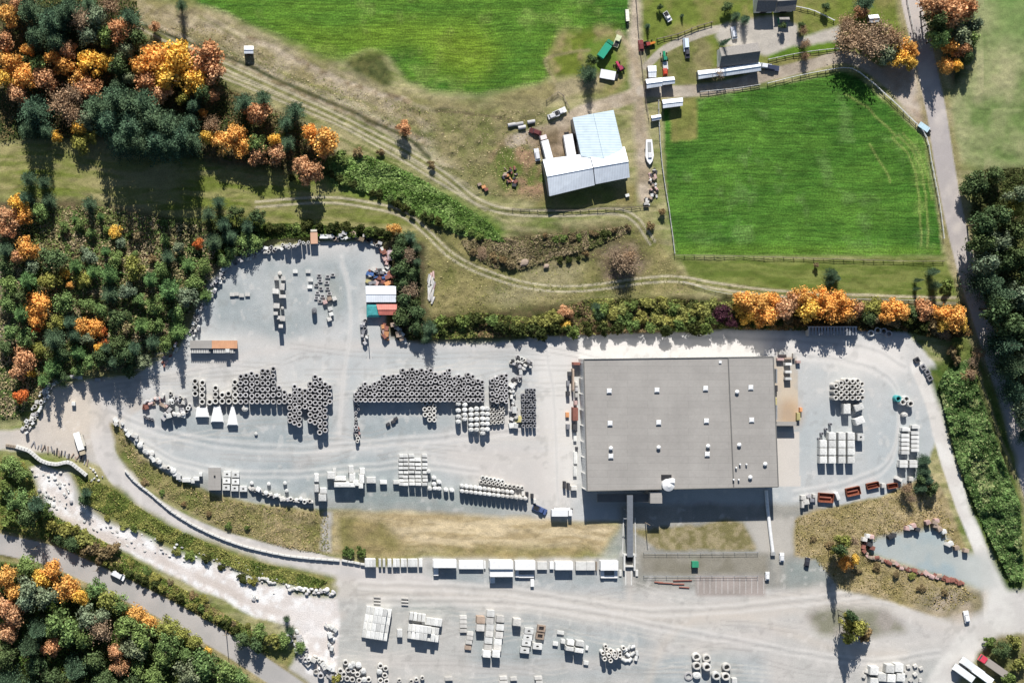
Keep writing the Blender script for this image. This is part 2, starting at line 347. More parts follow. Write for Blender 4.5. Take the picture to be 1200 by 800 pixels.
# east fields
F2 = field(alb(54, 98, 32), alb(90, 132, 48), alb(112, 142, 78))
poly([(777,128),(783,122),(860,108),(940,94),(988,84),(1008,92),(1060,140),(1088,166),(1098,220),(1104,300),(792,299),(782,240)], F2, 1, 0.45, 1, 0.12)
poly([(784,116),(816,112),(818,163),(787,166)], mixc(alb(150,146,84),alb(130,134,70),ct(N2)), 0, 0.7, 1, 0.2)
for q_ in ([(1045,160),(1068,190),(1078,240),(1080,290)],[(1052,158),(1075,188),(1086,240),(1088,292)],[(1058,156),(1082,190),(1092,235)],[(1020,170),(1040,200),(1044,212)],[(990,112),(1020,130),(1050,160)]):
    stroke(smooth(q_), 1.6, alb(172,176,104), None, None, 1, .5, .6)
poly([(1062,165),(1085,172),(1100,290),(1082,290),(1075,220)], alb(140,160,84), None, None, 5, 1.2, 0.5, patch=(5,.5,5))
poly([(795,287),(1103,290),(1103,301),(794,301)], alb(104,138,48), None, None, 3, 0.4, 0.7)
poly([(798,303),(1108,305),(1128,348),(870,343),(808,328)], mixc(alb(106,122,54),alb(134,142,76),ct(AH)), 9, 0.6, 1, 0.15)
E3 = mixc(alb(118,140,80), alb(180,178,132), ct(N1, 5)*.6+ct(N2)*.4)
poly([(1128,-80),(1285,-80),(1285,190),(1150,200),(1124,190),(1112,120),(1142,80)], E3, 0, 0.7, 4, 0.4)
poly([(1150,-80),(1285,-80),(1285,55),(1160,50)], mixc(alb(92,134,62),alb(130,154,88),ct(N1)), 0, 0.6, 8, 0.8, 0.8)
# farm yard lawns
LAWN = mixc(alb(120,134,58),alb(146,142,84),ct(N2))
poly([(752,-80),(1060,-80),(1070,10),(1085,70),(1060,110),(990,66),(900,85),(770,105),(752,60)], LAWN, 9, 0.7, 2, 0.2)
poly([(897,48),(985,35),(985,58),(900,70)], mixc(alb(110,140,44),alb(96,128,40),ct(N2)), 9, 0.6, 1, 0.2)
poly([(768,62),(820,40),(835,55),(835,95),(775,95)], mixc(alb(150,142,98),alb(120,124,68),ct(N2)), 9, 0.8, 2, 0.4)
poly([(640,225),(745,215),(775,240),(620,248)], mixc(alb(128,134,70),alb(150,140,90),ct(N2)), 0, 0.8, 3, 0.5)
DIRT = mixc(alb(206,190,168), alb(174,158,132), ct(N2))
poly([(738,-80),(748,-80),(752,90),(762,170),(766,235),(748,240),(742,120),(737,80)], DIRT, 5, 0.7, 2, 0.3)
stroke(smooth([(746,110),(715,122),(680,132),(650,148),(600,165)]), 15, DIRT, 5, 0.8, 2, 0.4)
poly([(612,160),(660,145),(676,150),(690,190),(640,190)], mixc(alb(176,156,132),alb(140,122,96),ct(N2,5)), 5, 0.9, 3, 0.6)
stroke(smooth([(757,78),(775,60),(800,47),(835,36),(870,30)]), 9, alb(196,186,170), 5, 0.5, 1)
poly([(848,28),(905,18),(935,30),(935,45),(985,30),(985,48),(925,55),(898,66),(845,52),(838,42)], alb(200,192,180), 5, 0.4, 1, 0.1)
stroke(smooth([(752,107),(800,107),(850,102),(900,88),(950,76),(995,68),(1040,95),(1075,130),(1098,165)]), 14, mixc(alb(202,190,172),alb(180,166,148),ct(N2)), 5, 0.5, 1.2, 0.2)
poly([(1030,80),(1085,60),(1108,140),(1112,180),(1095,170),(1060,130)], mixc(alb(206,192,176),alb(180,160,138),ct(N2)), 5, 0.6, 2, 0.3)
stroke([(755,60),(760,110)], 5, alb(170,160,140), 5, 0.7, 1, alpha=.6)
stroke(smooth([(690,60),(670,62),(640,70),(650,95)]), 3, alb(176,156,124), None, None, 1.5, .4, .6)
stroke(smooth([(725,38),(740,60),(748,90)]), 6, alb(186,168,140), 5, None, 2, .3, .8)
# country tracks (two wheel ruts with grass between)
def track(pts, w=6.5, c=alb(214, 202, 174)):
    P = smooth(pts); L = []; R = []
    for i, p in enumerate(P):
        q = P[min(i+1, len(P)-1)]; o = P[max(i-1, 0)]; dx, dy = q[0]-o[0], q[1]-o[1]; l = math.hypot(dx, dy)
        L.append((p[0]-dy/l*w/2, p[1]+dx/l*w/2)); R.append((p[0]+dy/l*w/2, p[1]-dx/l*w/2))
    stroke(P, w+4, mixc(alb(120,124,66), alb(150,146,94), ct(N3)), 5, 0.9, 1.5, 0.3, 0.8)
    for Q in (L, R): stroke(Q, 2.3, c, None, None, 0.7, 0.1, 0.95)
track([(240,80),(320,112),(400,146),(470,184),(520,214),(570,244)], 5)
track([(150,22),(200,48),(250,72),(320,103),(380,130),(440,160),(480,180),(520,205),(560,236),(600,248),(660,250),(720,248),(745,258),(765,285)])
track([(300,240),(380,234),(430,240),(470,250),(500,272),(530,300),(570,320),(620,335),(680,338),(760,328),(800,328),(860,338),(940,346),(1040,350),(1120,352)])
DITCH = mixc(alb(62,74,40), alb(92,92,56), ct(N3))
stroke(smooth([(168,29),(230,54),(300,82),(370,112),(430,140),(480,164),(505,184)]), 4.5, DITCH, None, 1, 1.5, 0.4, 0.9)
stroke(smooth([(560,243),(600,246),(680,245),(735,243),(770,241)]), 2.5, DITCH, None, 1, 1, 0.3, 0.7)
stroke(smooth([(475,245),(500,262),(530,290),(560,310)]), 3, DITCH, None, 1, 1.5, 0.4, 0.7)
stroke(smooth([(510,130),(545,132),(600,140)]), 2, alb(118,104,80), None, 1, .8, .3, .8)
# east road
ASPH_E = mixc(alb(210,200,192), alb(188,180,176), ct(N2))
ER = smooth([(1060,-90),(1066,-10),(1082,60),(1097,130),(1108,200),(1122,270),(1138,330),(1160,400),(1182,470),(1200,540),(1225,620),(1260,720)])
stroke(ER, 36, TAN, 0, 0.9, 3, 0.4, 0.7)
stroke(ER, 23, ASPH_E, 4, 0.25, 0.7, 0.04, zf=0)
# ---- the yard
GRAV = mixc(alb(214,211,206), alb(192,197,197), ct(N4, 3)*.6+ct(N1)*.4)
YARD = [(158,440),(180,425),(208,412),(222,385),(236,348),(258,316),(290,295),(330,287),(380,282),(440,284),(452,300),(452,385),(470,400),(560,403),(620,397),(700,392),(860,386),(1000,384),(1062,388),(1095,425),(1112,480),(1080,560),(1030,582),(960,598),(940,612),(910,605),(630,612),(500,600),(420,596),(370,596),(300,588),(225,570),(180,545),(140,500),(120,480),(108,460)]
poly(YARD, GRAV, 2, 0.28, 1, 0.18, zf=0)
poly([(-90,505),(0,505),(40,500),(62,455),(100,446),(165,440),(165,480),(140,495),(135,530),(165,560),(150,570),(125,550),(100,540),(60,530),(0,526),(-90,526)], mixc(alb(214,204,192),alb(196,192,186),ct(N1)), 3, 0.3, 1, 0.18, zf=0)
LOW = [(395,655),(430,668),(500,652),(725,652),(1000,650),(975,690),(1020,700),(1100,722),(1140,715),(1178,690),(1290,690),(1290,745),(1190,740),(1150,760),(1110,805),(1100,880),(360,880),(330,800),(345,770),(370,740),(300,720),(200,668),(120,632),(60,600),(30,560),(40,548),(80,552),(105,590),(170,622),(260,655),(340,690),(395,690)]
GR2 = mixc(alb(211,205,198), alb(190,190,184), ct(N4, 3)*.5+ct(N1)*.5)
poly(LOW, GR2, 2, 0.35, 1, 0.25, zf=0)
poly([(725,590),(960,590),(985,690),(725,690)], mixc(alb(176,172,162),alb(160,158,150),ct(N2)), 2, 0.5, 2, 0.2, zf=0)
# access road round the west side
AR = smooth([(118,470),(118,510),(132,548),(165,583),(215,615),(280,640),(350,655),(420,672),(520,690)])
stroke(AR, 24, mixc(alb(224,217,210),alb(210,204,198),ct(N2)), 3, 0.2, 1, 0.06, zf=0)
# east exit road
XR = smooth([(1075,430),(1092,470),(1105,520),(1122,575),(1140,620),(1156,660),(1172,700),(1215,730),(1290,745)])
stroke(XR, 17, mixc(alb(240,236,228),alb(226,220,212),ct(N2)), 3, 0.2, 1, 0.1, zf=0)
poly([(1140,650),(1165,640),(1200,690),(1290,700),(1290,760),(1190,742),(1150,765),(1120,800),(1100,860),(1085,800),(1120,740),(1150,715)], mixc(alb(228,224,216),alb(214,209,202),ct(N2)), 3, 0.2, 2, 0.2, zf=0)
# darker, greyer gravel patches where stock stands
DG = mixc(alb(160,170,171), alb(182,188,188), ct(N2))
for P_ in ([(180,475),(400,490),(400,520),(360,545),(230,540),(190,515)], [(420,478),(540,485),(540,500),(460,520),(420,515)], [(270,545),(460,530),(560,560),(625,590),(400,590),(290,580)],
           [(240,330),(300,300),(430,300),(420,360),(340,400),(250,380)], [(500,662),(735,662),(735,695),(520,690)], [(540,715),(760,740),(760,790),(560,800)], [(760,760),(900,770),(900,860),(760,860)]):
    poly(P_, DG, None, 0.4, 6, 0.8, 0.75)
DG2 = mixc(alb(150,160,156), alb(172,176,170), ct(N2))
for P_ in ([(390,572),(500,570),(625,585),(625,600),(400,598)], [(375,330),(398,325),(402,360),(380,365)], [(470,698),(530,702),(540,722),(470,712)], [(920,655),(968,650),(975,685),(920,690)], [(720,625),(735,620),(737,655),(700,655)]):
    poly(P_, DG2, None, 0.5, 4, 0.6, 0.8)
poly([(230,560),(400,590),(626,600),(626,612),(400,602),(225,575)], alb(150,150,138), None, 0.6, 3, 0.6, .6)
# pale lanes and soft wheel marks
PALE = alb(238,232,224)
poly([(625,400),(900,392),(1060,400),(1060,440),(905,416),(680,418),(676,580),(630,590),(628,480)], PALE, None, 0.15, 6, 0.5, 0.8)
poly([(500,520),(640,480),(660,600),(560,575)], alb(216,208,200), None, 0.15, 10, 0.8, 0.7)
poly([(60,460),(110,455),(125,500),(60,520)], alb(228,214,196), None, 0.3, 8, 0.8, 0.7)
for pts, wd, al, c in [([(200,440),(320,410),(480,405),(620,405)], 10, .5, alb(218,210,202)), ([(130,470),(200,520),(330,535),(480,520),(640,520)], 12, .5, alb(212,210,206)),
        ([(400,430),(400,480),(395,520),(350,545)], 14, .5, alb(214,208,202)), ([(240,400),(330,400),(420,405)], 8, .4, alb(214,208,200)),
        ([(400,690),(600,700),(800,722),(1000,700),(1120,730)], 26, .6, alb(216,206,194)), ([(440,770),(600,785),(800,760),(960,730)], 16, .5, alb(212,204,196)),
        ([(760,800),(790,740),(860,720),(980,760),(1060,765)], 8, .5, alb(220,208,194)), ([(737,668),(738,700)], 6, .8, alb(222,212,202)), ([(960,690),(945,715),(980,745),(1060,755),(1150,735)], 12, .6, alb(216,210,202)),
        ([(1005,690),(1060,715),(1110,730)], 14, .7, alb(218,212,204)), ([(60,605),(150,640),(240,680),(330,712),(400,720)], 9, .5, alb(214,200,188))]:
    stroke(smooth(pts), wd, c, None, 0.2, 5, 0.4, al)
for k in range(120):
    x = random.uniform(410, 1050); y = random.uniform(690, 790) if k % 2 else random.uniform(405, 535)
    if k % 2 == 0: x = random.uniform(160, 650)
    L_ = random.uniform(40, 160); a = random.uniform(-0.22, 0.12) if k % 2 == 0 else random.uniform(-0.05, 0.25); b = random.uniform(-8, 8)
    c = alb(176,172,166) if random.random() < 0.5 else alb(224,218,208)
    for off in (0, 5.5):
        stroke(smooth([(x-L_/2, y-a*L_/2+off), (x, y+b+off), (x+L_/2, y+a*L_/2+off)], 5), 1.5, c, None, None, 0.7, 0.1, 0.45)
SP = fbm(GX, GY, 3.2, 661, 3); sp = np.clip((SP-0.66)*14, 0, 1)*np.isin(CL, (2, 3)); lay(sp, alb(150,148,142), None, None, 0.22)
SP = fbm(GX, GY, 2.6, 771, 2); sp = np.clip((SP-0.72)*14, 0, 1)*np.isin(CL, (2, 3)); lay(sp, alb(236,230,222), None, None, 0.3)
for pts, wd in (([(130,478),(200,505),(330,522),(470,512),(630,500)],5),([(140,500),(220,540),(330,552),(470,540),(560,548)],4),([(640,400),(650,480),(655,600)],7),([(400,300),(412,360),(405,420),(398,500)],6),([(420,680),(600,688),(760,712),(940,700),(1010,690)],6),([(430,700),(620,704),(800,735),(1000,770),(1100,760)],5),([(930,410),(1000,420),(1050,450),(1045,530),(1000,560),(930,575)],6),([(620,395),(800,390),(1000,400),(1060,425)],7)):
    for o_ in (0, wd+3): stroke(smooth([(a, b+o_) for a, b in pts]), 3.0, alb(240,235,228), None, 0.2, 1.8, 0.3, 0.5)
    stroke(smooth([(a, b+wd*.5+1) for a, b in pts]), 2.0, alb(172,172,170), None, None, 1.4, 0.3, 0.4)
# white rubble
RUB = mixc(alb(255,252,248), alb(232,222,214), ct(N3, 4))
poly([(34,546),(52,545),(82,562),(86,590),(125,612),(200,632),(240,640),(300,662),(330,680),(390,692),(398,720),(392,790),(360,790),(345,760),(350,735),(300,722),(235,690),(160,652),(90,622),(50,600)], RUB, 6, .5, 1, 0.6)
stroke(smooth([(55,600),(110,624),(180,652),(250,684),(320,716),(380,722)]), 9, mixc(alb(236,226,218),alb(220,208,198),ct(N2)), 3, .5, 2, .3)
poly([(320,715),(390,700),(395,740),(350,755)], alb(242,234,228), 6, 0.5, 6, 0.8, 0.8)
# verges of the yard
VG = mixc(alb(136,132,80), alb(184,166,126), ct(N2)*.5+ct(N3)*.5)
VGR = mixc(alb(112,128,62), alb(160,152,96), ct(N2)*.5+ct(N3)*.5)
poly([(128,492),(142,498),(165,535),(200,558),(245,578),(300,590),(380,600),(396,606),(392,650),(330,640),(270,625),(205,592),(160,560),(140,535)], VG, 0, 1, 1, 0.4)
poly([(135,510),(160,540),(235,578),(230,600),(165,560),(140,535)], VGR, 0, 1, 4, 0.6, 0.8)
poly([(388,600),(500,600),(625,606),(725,616),(705,645),(640,652),(420,650),(392,650)], mixc(alb(222,202,164),alb(188,168,128),ct(AH, 4)), 0, 0.7, 2, 0.4)
poly([(392,602),(450,606),(470,640),(700,640),(690,652),(400,652)], mixc(alb(132,126,72),alb(160,144,98),ct(N2)), 0, 0.9, 4, 0.6, 0.9)
poly([(378,600),(390,600),(388,648),(376,645)], alb(190,184,174), 5, 0.5, 1, 0.2)
poly([(-80,535),(30,535),(55,600),(120,635),(215,690),(290,735),(345,775),(320,800),(270,765),(200,720),(120,670),(40,640),(-80,618)], VGR, 0, 1, 2, 0.5)
poly([(86,556),(135,570),(200,615),(290,650),(395,678),(385,692),(310,682),(255,660),(190,640),(120,605),(92,585)], VGR, 0, 1, 2, 0.5)
poly([(340,686),(395,690),(392,700),(345,698)], VGR, 0, 1, 2, 0.5)
poly([(930,608),(960,596),(1030,582),(1090,555),(1112,590),(1136,650),(1120,658),(1020,625),(1012,650),(1130,685),(1150,690),(1148,712),(1100,722),(1010,696),(982,690),(958,655),(930,650)], mixc(alb(160,146,98),alb(196,176,136),ct(N2)*.5+ct(N3)*.5), 0, 1, 1, 0.4)
poly([(1080,690),(1160,690),(1150,716),(1120,728),(1070,712)], mixc(alb(196,180,160),alb(150,140,110),ct(N2)), 0, .8, 3, .5, .8)
poly([(1018,632),(1045,625),(1100,618),(1118,640),(1150,655),(1150,690),(1110,676),(1040,655),(1022,648)], mixc(alb(172,186,188),alb(186,192,188),ct(N2)), 2, 0.25, 1.0 and 2, 0.3, zf=0)
poly([(1120,650),(1165,650),(1170,690),(1140,690)], alb(204,206,200), 3, .2, 5, .4, .8)
poly([(740,618),(820,616),(850,608),(870,612),(888,640),(885,645),(770,645),(755,630)], mixc(alb(140,132,88),alb(176,162,126),ct(N3)), 0, 0.9, 1, 0.5)
poly([(872,610),(930,605),(928,650),(890,648)], alb(196,190,180), 2, .3, 2, .2)
poly([(752,648),(900,648),(900,673),(752,673)], mixc(alb(146,140,124),alb(158,152,138),ct(N2)), 2, .5, 2, .2)
poly([(815,674),(897,674),(897,698),(815,697)], mixc(alb(184,172,164),alb(170,160,152),ct(N2)), 4, .4, 1, .1)
poly([(942,718),(970,712),(1040,715),(1065,740),(1010,748),(960,745)], mixc(alb(176,168,158),alb(150,148,128),ct(N2)), 2, .6, 3, .4)
poly([(1290,735),(1200,742),(1170,745),(1145,765),(1140,800),(1290,860)], mixc(alb(118,122,72),alb(150,140,96),ct(N2)), 0, 1, 2, 0.3)
poly([(1086,430),(1100,430),(1120,395),(1135,395),(1165,450),(1188,530),(1200,600),(1200,690),(1180,690),(1140,600),(1112,510)], mixc(alb(80,104,44),alb(118,128,66),ct(N2)), 0, 1, 2, 0.4)
stroke(smooth([(1140,400),(1152,450),(1168,500),(1190,560)]), 3, alb(176,160,120), None, None, 1.5, .4, .8)
stroke(smooth([(1138,440),(1150,460),(1165,510),(1185,555)]), 3, alb(84,78,60), None, None, 1.5, .4, .7)
poly([(455,270),(500,285),(500,398),(455,396)], mixc(alb(86,84,56),alb(110,100,72),ct(N3)), 7, 1, 2, .3)
poly([(480,372),(700,352),(860,346),(1130,355),(1140,392),(1060,386),(860,384),(620,394),(480,400)], mixc(alb(84,86,50),alb(110,100,68),ct(N3)), 7, 1, 2, .4)
# concrete slabs beside the factory
poly([(906,418),(934,418),(936,498),(908,500)], mixc(alb(216,200,178),alb(196,190,180),ct(N2)), 8, .2, 0, 0)
poly([(909,506),(936,505),(938,570),(912,570)], alb(222,214,204), 8, .2, 0, 0)
poly([(912,472),(934,468),(942,490),(934,502),(912,498)], alb(196,160,120), None, None, 4, .6, .6)
# asphalt road bottom left
LR = smooth([(-90,616),(0,637),(60,651),(110,673),(150,692),(192,713),(232,735),(270,757),(310,783),(360,818),(420,870)])
stroke(LR, 33, VG, 0, .9, 2, .3, .8)
stroke(LR, 24, mixc(alb(196,190,184),alb(184,180,175),ct(N2)), 4, 0.15, 0.6, 0, zf=0)
Z = ZF
Z = blur(Z, 3)
Zh = Z*((N2-0.5)*1.1 + (N3-0.5)*0.7 + (N1-0.5)*0.8)*np.clip(Tx, 0, 1)
edge = np.clip(np.minimum(MX-np.abs(GX), MY-np.abs(GY))/6, 0, 1); Zh = Zh*edge
Cc *= (1 + (fbm(GX, GY, 1.4, 888, 2)-0.5)*0.25*np.clip(Tx,0,1))[..., None]
def build_ground():
    co = np.stack([GX.ravel(), GY.ravel(), Zh.ravel()], 1)
    idx = np.arange(nx*ny).reshape(ny, nx)
    q = np.stack([idx[:-1,:-1], idx[:-1,1:], idx[1:,1:], idx[1:,:-1]], -1).reshape(-1, 4)
    fc = CL[:-1,:-1].ravel()
    colr = np.concatenate([Cc.reshape(-1, 3), Tx.reshape(-1, 1)], 1).astype(np.float32)
    for k, nm in enumerate(CLN):
        qq = q[fc == k]
        if len(qq) == 0: continue
        u, inv = np.unique(qq.ravel(), return_inverse=True)
        me = bpy.data.meshes.new(nm); me.vertices.add(len(u)); me.vertices.foreach_set('co', co[u].astype(np.float32).ravel())
        me.loops.add(len(inv)); me.loops.foreach_set('vertex_index', inv.astype(np.int32).ravel())
        me.polygons.add(len(qq)); me.polygons.foreach_set('loop_start', np.arange(len(qq), dtype=np.int32)*4)
        a = me.color_attributes.new('col', 'FLOAT_COLOR', 'POINT'); a.data.foreach_set('color', colr[u].ravel())
        me.update(calc_edges=True); me.polygons.foreach_set('use_smooth', np.ones(len(qq), bool)); me.materials.append(M['mown' if nm == 'crop_field' else 'ground'])
        tag(ob(nm, me), kind='structure')
    mb = MB(); R_ = 4000; a, b = MX-0.3, MY-0.3; z = -0.06
    for x0, y0, x1, y1 in ((-R_, b, R_, R_), (-R_, -R_, R_, -b), (-R_, -b, -a, b), (a, -b, R_, b)):
        mb.add([(x0,y0,z),(x1,y0,z),(x1,y1,z),(x0,y1,z)], [(0,1,2,3)])
    me = mb.mesh('ground', M['ground']); at = me.color_attributes.new('col', 'FLOAT_COLOR', 'POINT')
    at.data.foreach_set('color', np.tile(np.array([*alb(118,124,70), 0.9], np.float32), len(me.vertices)))
    tag(ob('ground', me), kind='structure')
build_ground()
def gz(x, y):
    i = int(np.clip((x+MX)/CELL, 0, nx-1)); j = int(np.clip((y+MY)/CELL, 0, ny-1)); return float(Zh[j, i])
#PART2
# ------------------------------------------------------------------ labels that say which one
AUTO = []          # (object, short description, px, py)
MARKS = [(137,672,'the white van on the road'),(291,60,'the little shed by the dirt track'),(137,272,'the lone yellow tree'),(232,286,'the small red-orange tree'),
 (215,85,'the big golden tree'),(45,360,'the orange tree by the left edge'),(105,385,'the yellow-orange tree pair'),(250,408,'the orange and grey container'),(38,125,'the corner conifer'),
 (375,165,'the round orange tree'),(462,270,'the orange bush by the yard corner'),(446,345,'the white-roofed yard shed'),(700,175,'the big metal barn'),(503,335,'the pile of pale posts'),
 (890,360,'the large orange hedge tree'),(848,372,'the dark purple tree'),(1050,362,'the small orange hedge tree'),(977,322,'the lone dark tree'),(1015,50,'the bare rust tree'),(1083,148,'the blue trailer'),
 (1150,215,'the spreading dark tree'),(1198,300,'the right edge'),(1185,500,'the shaded country road'),(990,640,'the tree by the parking'),(1002,735,'the tree on the gravel island'),
 (60,670,'the gold tree below the road'),(37,600,'the tall roadside tree'),(250,560,'the flat grey container'),(93,520,'the white parked lorry'),(440,730,'the large white block stack'),
 (497,738,'the stepped white block stack'),(583,745,'the long rows of pale blocks'),(830,780,'the big concrete rings'),(815,661,'the green bin'),(738,655,'the conveyor hopper'),(659,603,'the white tanker'),
 (796,500,'the factory roof'),(480,550,'the grid of white slabs'),(398,560,'the tall white slabs'),(325,360,'the column of slab piles'),(1000,520,'the square culvert grid'),(1068,520,'the slab rows'),
 (1080,650,'the grey gravel pocket'),(715,768,'the leaning pipe cluster'),(425,785,'the heap of rings'),(370,770,'the pale boulder heap'),(560,410,'the tree line'),(1160,785,'the red truck'),
 (60,470,'the west scrap bend'),(250,340,'the upper scrap row'),(60,560,'the white rubble top'),(250,655,'the white rubble strip'),(920,60,'the farmhouse drive'),(855,65,'the grey farm roof'),
 (10,20,'the top left corner'),(130,410,'the shaded yard corner'),(30,760,'the bottom left corner'),(1110,380,'the hedge end'),(140,340,'the scrubby clearing'),(165,70,'the orange and gold wood'),
 (560,590,'the white disc rows'),(150,520,'the barrier start'),(210,210,'the shaded meadow'),(1180,240,'the dark right-hand wood'),(1110,60,'the roadside hedge')]
def autolab(o, desc, px, py, group, cat):
    tag(o, None, cat, group); AUTO.append((o, desc, px, py))
def finish_labels():
    from collections import defaultdict
    B = defaultdict(list)
    for o, desc, px, py in AUTO:
        best = min((m for m in MARKS if math.hypot(m[0]-px, m[1]-py) > 9), key=lambda m: math.hypot(m[0]-px, m[1]-py))
        dx, dy = px-best[0], py-best[1]; d = math.hypot(dx, dy)
        a = (math.degrees(math.atan2(-dy, dx)) + 360) % 360
        s = ['right of', 'above right of', 'above', 'above left of', 'left of', 'below left of', 'below', 'below right of'][int((a+22.5)//45) % 8]
        B[(desc, best[2], s)].append((d, o))
    for (desc, mk, s), L in B.items():
        L.sort(key=lambda t: t[0])
        for i, (d, o) in enumerate(L):
            r = '' if len(L) == 1 else ('nearest ' if i == 0 else od(i+1)+' nearest ')
            o['label'] = f'{desc}, {r}{s} {mk}'
# ------------------------------------------------------------------ foliage meshes
def leafmesh(name, cen, nor, size, shade, asp=1.0, tang=None):
    """square-ish leaf clumps: centres, normals, sizes, brightness of each leaf"""
    n = len(cen); nor = nor/np.linalg.norm(nor, axis=1)[:, None]
    t = RNG.normal(size=(n, 3)) if tang is None else tang
    t = t - (t*nor).sum(1)[:, None]*nor; t /= np.linalg.norm(t, axis=1)[:, None]; b = np.cross(nor, t)
    sz = size[:, None]; A = t*sz*asp; Bv = b*sz
    k = RNG.uniform(0.5, 1.1, (4, n, 1))
    V = np.stack([cen-A*k[0], cen-Bv*k[1]*0.8, cen+A*k[2], cen+Bv*k[3]*0.8], 1).reshape(-1, 3).astype(np.float32)
    me = bpy.data.meshes.new(name); me.vertices.add(4*n); me.vertices.foreach_set('co', V.ravel())
    me.loops.add(4*n); me.loops.foreach_set('vertex_index', np.arange(4*n, dtype=np.int32))
    me.polygons.add(n); me.polygons.foreach_set('loop_start', np.arange(n, dtype=np.int32)*4)
    at = me.color_attributes.new('lc', 'FLOAT_COLOR', 'POINT'); sh = np.repeat(shade, 4, 0)
    at.data.foreach_set('color', np.concatenate([sh, np.ones((4*n, 1))], 1).astype(np.float32).ravel())
    me.update(calc_edges=True); me.materials.append(M['leaf']); return me
def col3(v, hue=None):
    v = np.asarray(v)[:, None]*np.ones((1, 3))
    return v if hue is None else v*hue
def broad(seed, n=1500, lobes=13, dens=0.75, leaf=0.045):
    """crown of unit diameter 1, height about 1 (scaled per tree): base z 0.22..1"""
    r = np.random.default_rng(seed); C_ = []; N_ = []; Sh = []; Sz = []
    for k in range(lobes):
        a = r.uniform(0, 2*math.pi); q = math.sqrt(r.uniform(0.02, 1))*0.34 if k else 0
        c = np.array([q*math.cos(a), q*math.sin(a), 0.78 - 0.8*q + r.uniform(-0.12, 0.06) if k else 0.8]); rad = r.uniform(0.13, 0.23)
        m = int(n/lobes); d = r.normal(size=(m, 3)); d[:, 2] = d[:, 2]*0.8+0.15; d /= np.linalg.norm(d, axis=1)[:, None]
        rr = rad*(r.uniform(0.35, 1.12, m))[:, None]
        C_.append(c+d*rr*np.array([1, 1, 0.95])); N_.append(d+r.normal(size=(m, 3))*0.55)
        Sh.append(r.uniform(0.75, 1.2)*r.uniform(0.7, 1.2, m)); Sz.append(r.uniform(0.6, 1.25, m)*leaf)
    return leafmesh('crown', np.concatenate(C_), np.concatenate(N_), np.concatenate(Sz), col3(np.concatenate(Sh)))
def conifer(seed, levels=22, spread=0.5, leaf=0.06):
    r = np.random.default_rng(seed); C_ = []; N_ = []; Sh = []; Sz = []; T = []
    for L in range(levels):
        z = 0.12+0.86*L/levels; R_ = spread*(1-z)**0.75*r.uniform(0.82, 1.1)+0.015; nb = max(5, int(12*(1-z)+4)); a0 = r.uniform(0, 6)
        for b in range(nb):
            a = a0+2*math.pi*b/nb+r.normal()*0.15; rl = R_*r.uniform(0.72, 1.12); m = max(2, int(rl/0.05)); br = r.uniform(0.75, 1.2)
            for i in range(m):
                t = (i+0.6)/m; q = rl*t; dz = -0.10*t*t*R_*2+0.02*t
                for sd in (-1, 1):
                    w_ = 0.035*(1.15-t)+0.012
                    C_.append((q*math.cos(a)-sd*w_*math.sin(a), q*math.sin(a)+sd*w_*math.cos(a), z+dz+r.normal()*0.008))
                    N_.append((-0.35*math.cos(a)+r.normal()*0.3, -0.35*math.sin(a)+r.normal()*0.3, 1)); T.append((math.cos(a+sd*0.5), math.sin(a+sd*0.5), -0.3))
                    Sz.append(leaf*r.uniform(0.5, 1.0)*(1.15-0.55*t)); Sh.append((0.62+0.55*t)*br)  # leaf colour brightens from the trunk out to the branch tip
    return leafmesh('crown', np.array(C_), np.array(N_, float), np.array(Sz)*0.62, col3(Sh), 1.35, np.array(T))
def barecrown(seed):
    r = np.random.default_rng(seed); C_ = []; N_ = []; T = []; Sz = []; Sh = []
    for k in range(75):
        a = r.uniform(0, 6.28); el = r.uniform(0.25, 1.4); L = r.uniform(0.3, 0.55); o = np.array([0, 0, r.uniform(0.25, 0.6)])
        d = np.array([math.cos(a)*math.cos(el), math.sin(a)*math.cos(el), math.sin(el)*0.8])
        for i in range(9):
            t = (i+1)/9
            for q in range(2 + (t > 0.5)*2):
                e = r.normal(size=3)*0.035*t*2; C_.append(o+d*L*t+e); N_.append(r.normal(size=3)+np.array([0, 0, .6])); T.append(d+r.normal(size=3)*0.6*t); Sz.append(r.uniform(0.018, 0.034)); Sh.append(r.uniform(0.6, 1.3))
    return leafmesh('crown', np.array(C_), np.array(N_), np.array(Sz), col3(Sh), 1.3, np.array(T))
def trunkmesh(seed, con=False):
    r = random.Random(seed); mb = MB(); mb.bar((0, 0, -0.03), (0, 0, 0.5), 0.030, 7, 0, 0.018); mb.bar((0, 0, 0.5), (0.01, 0, 0.93 if con else 0.75), 0.018, 6, 0, 0.006)
    if not con:
        for k in range(7):
            a = 6.28*k/7+r.uniform(-.3, .3); z = r.uniform(0.3, 0.5); q = r.uniform(0.18, 0.32)
            mb.bar((0, 0, z), (q*math.cos(a), q*math.sin(a), z+r.uniform(0.2, 0.35)), 0.011, 5, 0, 0.004)
    return mb.mesh('trunk', M['trunk'], True)
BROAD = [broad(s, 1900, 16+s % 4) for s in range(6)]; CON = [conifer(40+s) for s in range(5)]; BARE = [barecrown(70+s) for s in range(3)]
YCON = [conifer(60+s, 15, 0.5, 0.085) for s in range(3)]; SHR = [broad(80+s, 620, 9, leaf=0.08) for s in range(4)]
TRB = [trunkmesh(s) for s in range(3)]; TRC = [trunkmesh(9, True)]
LK = 1.25
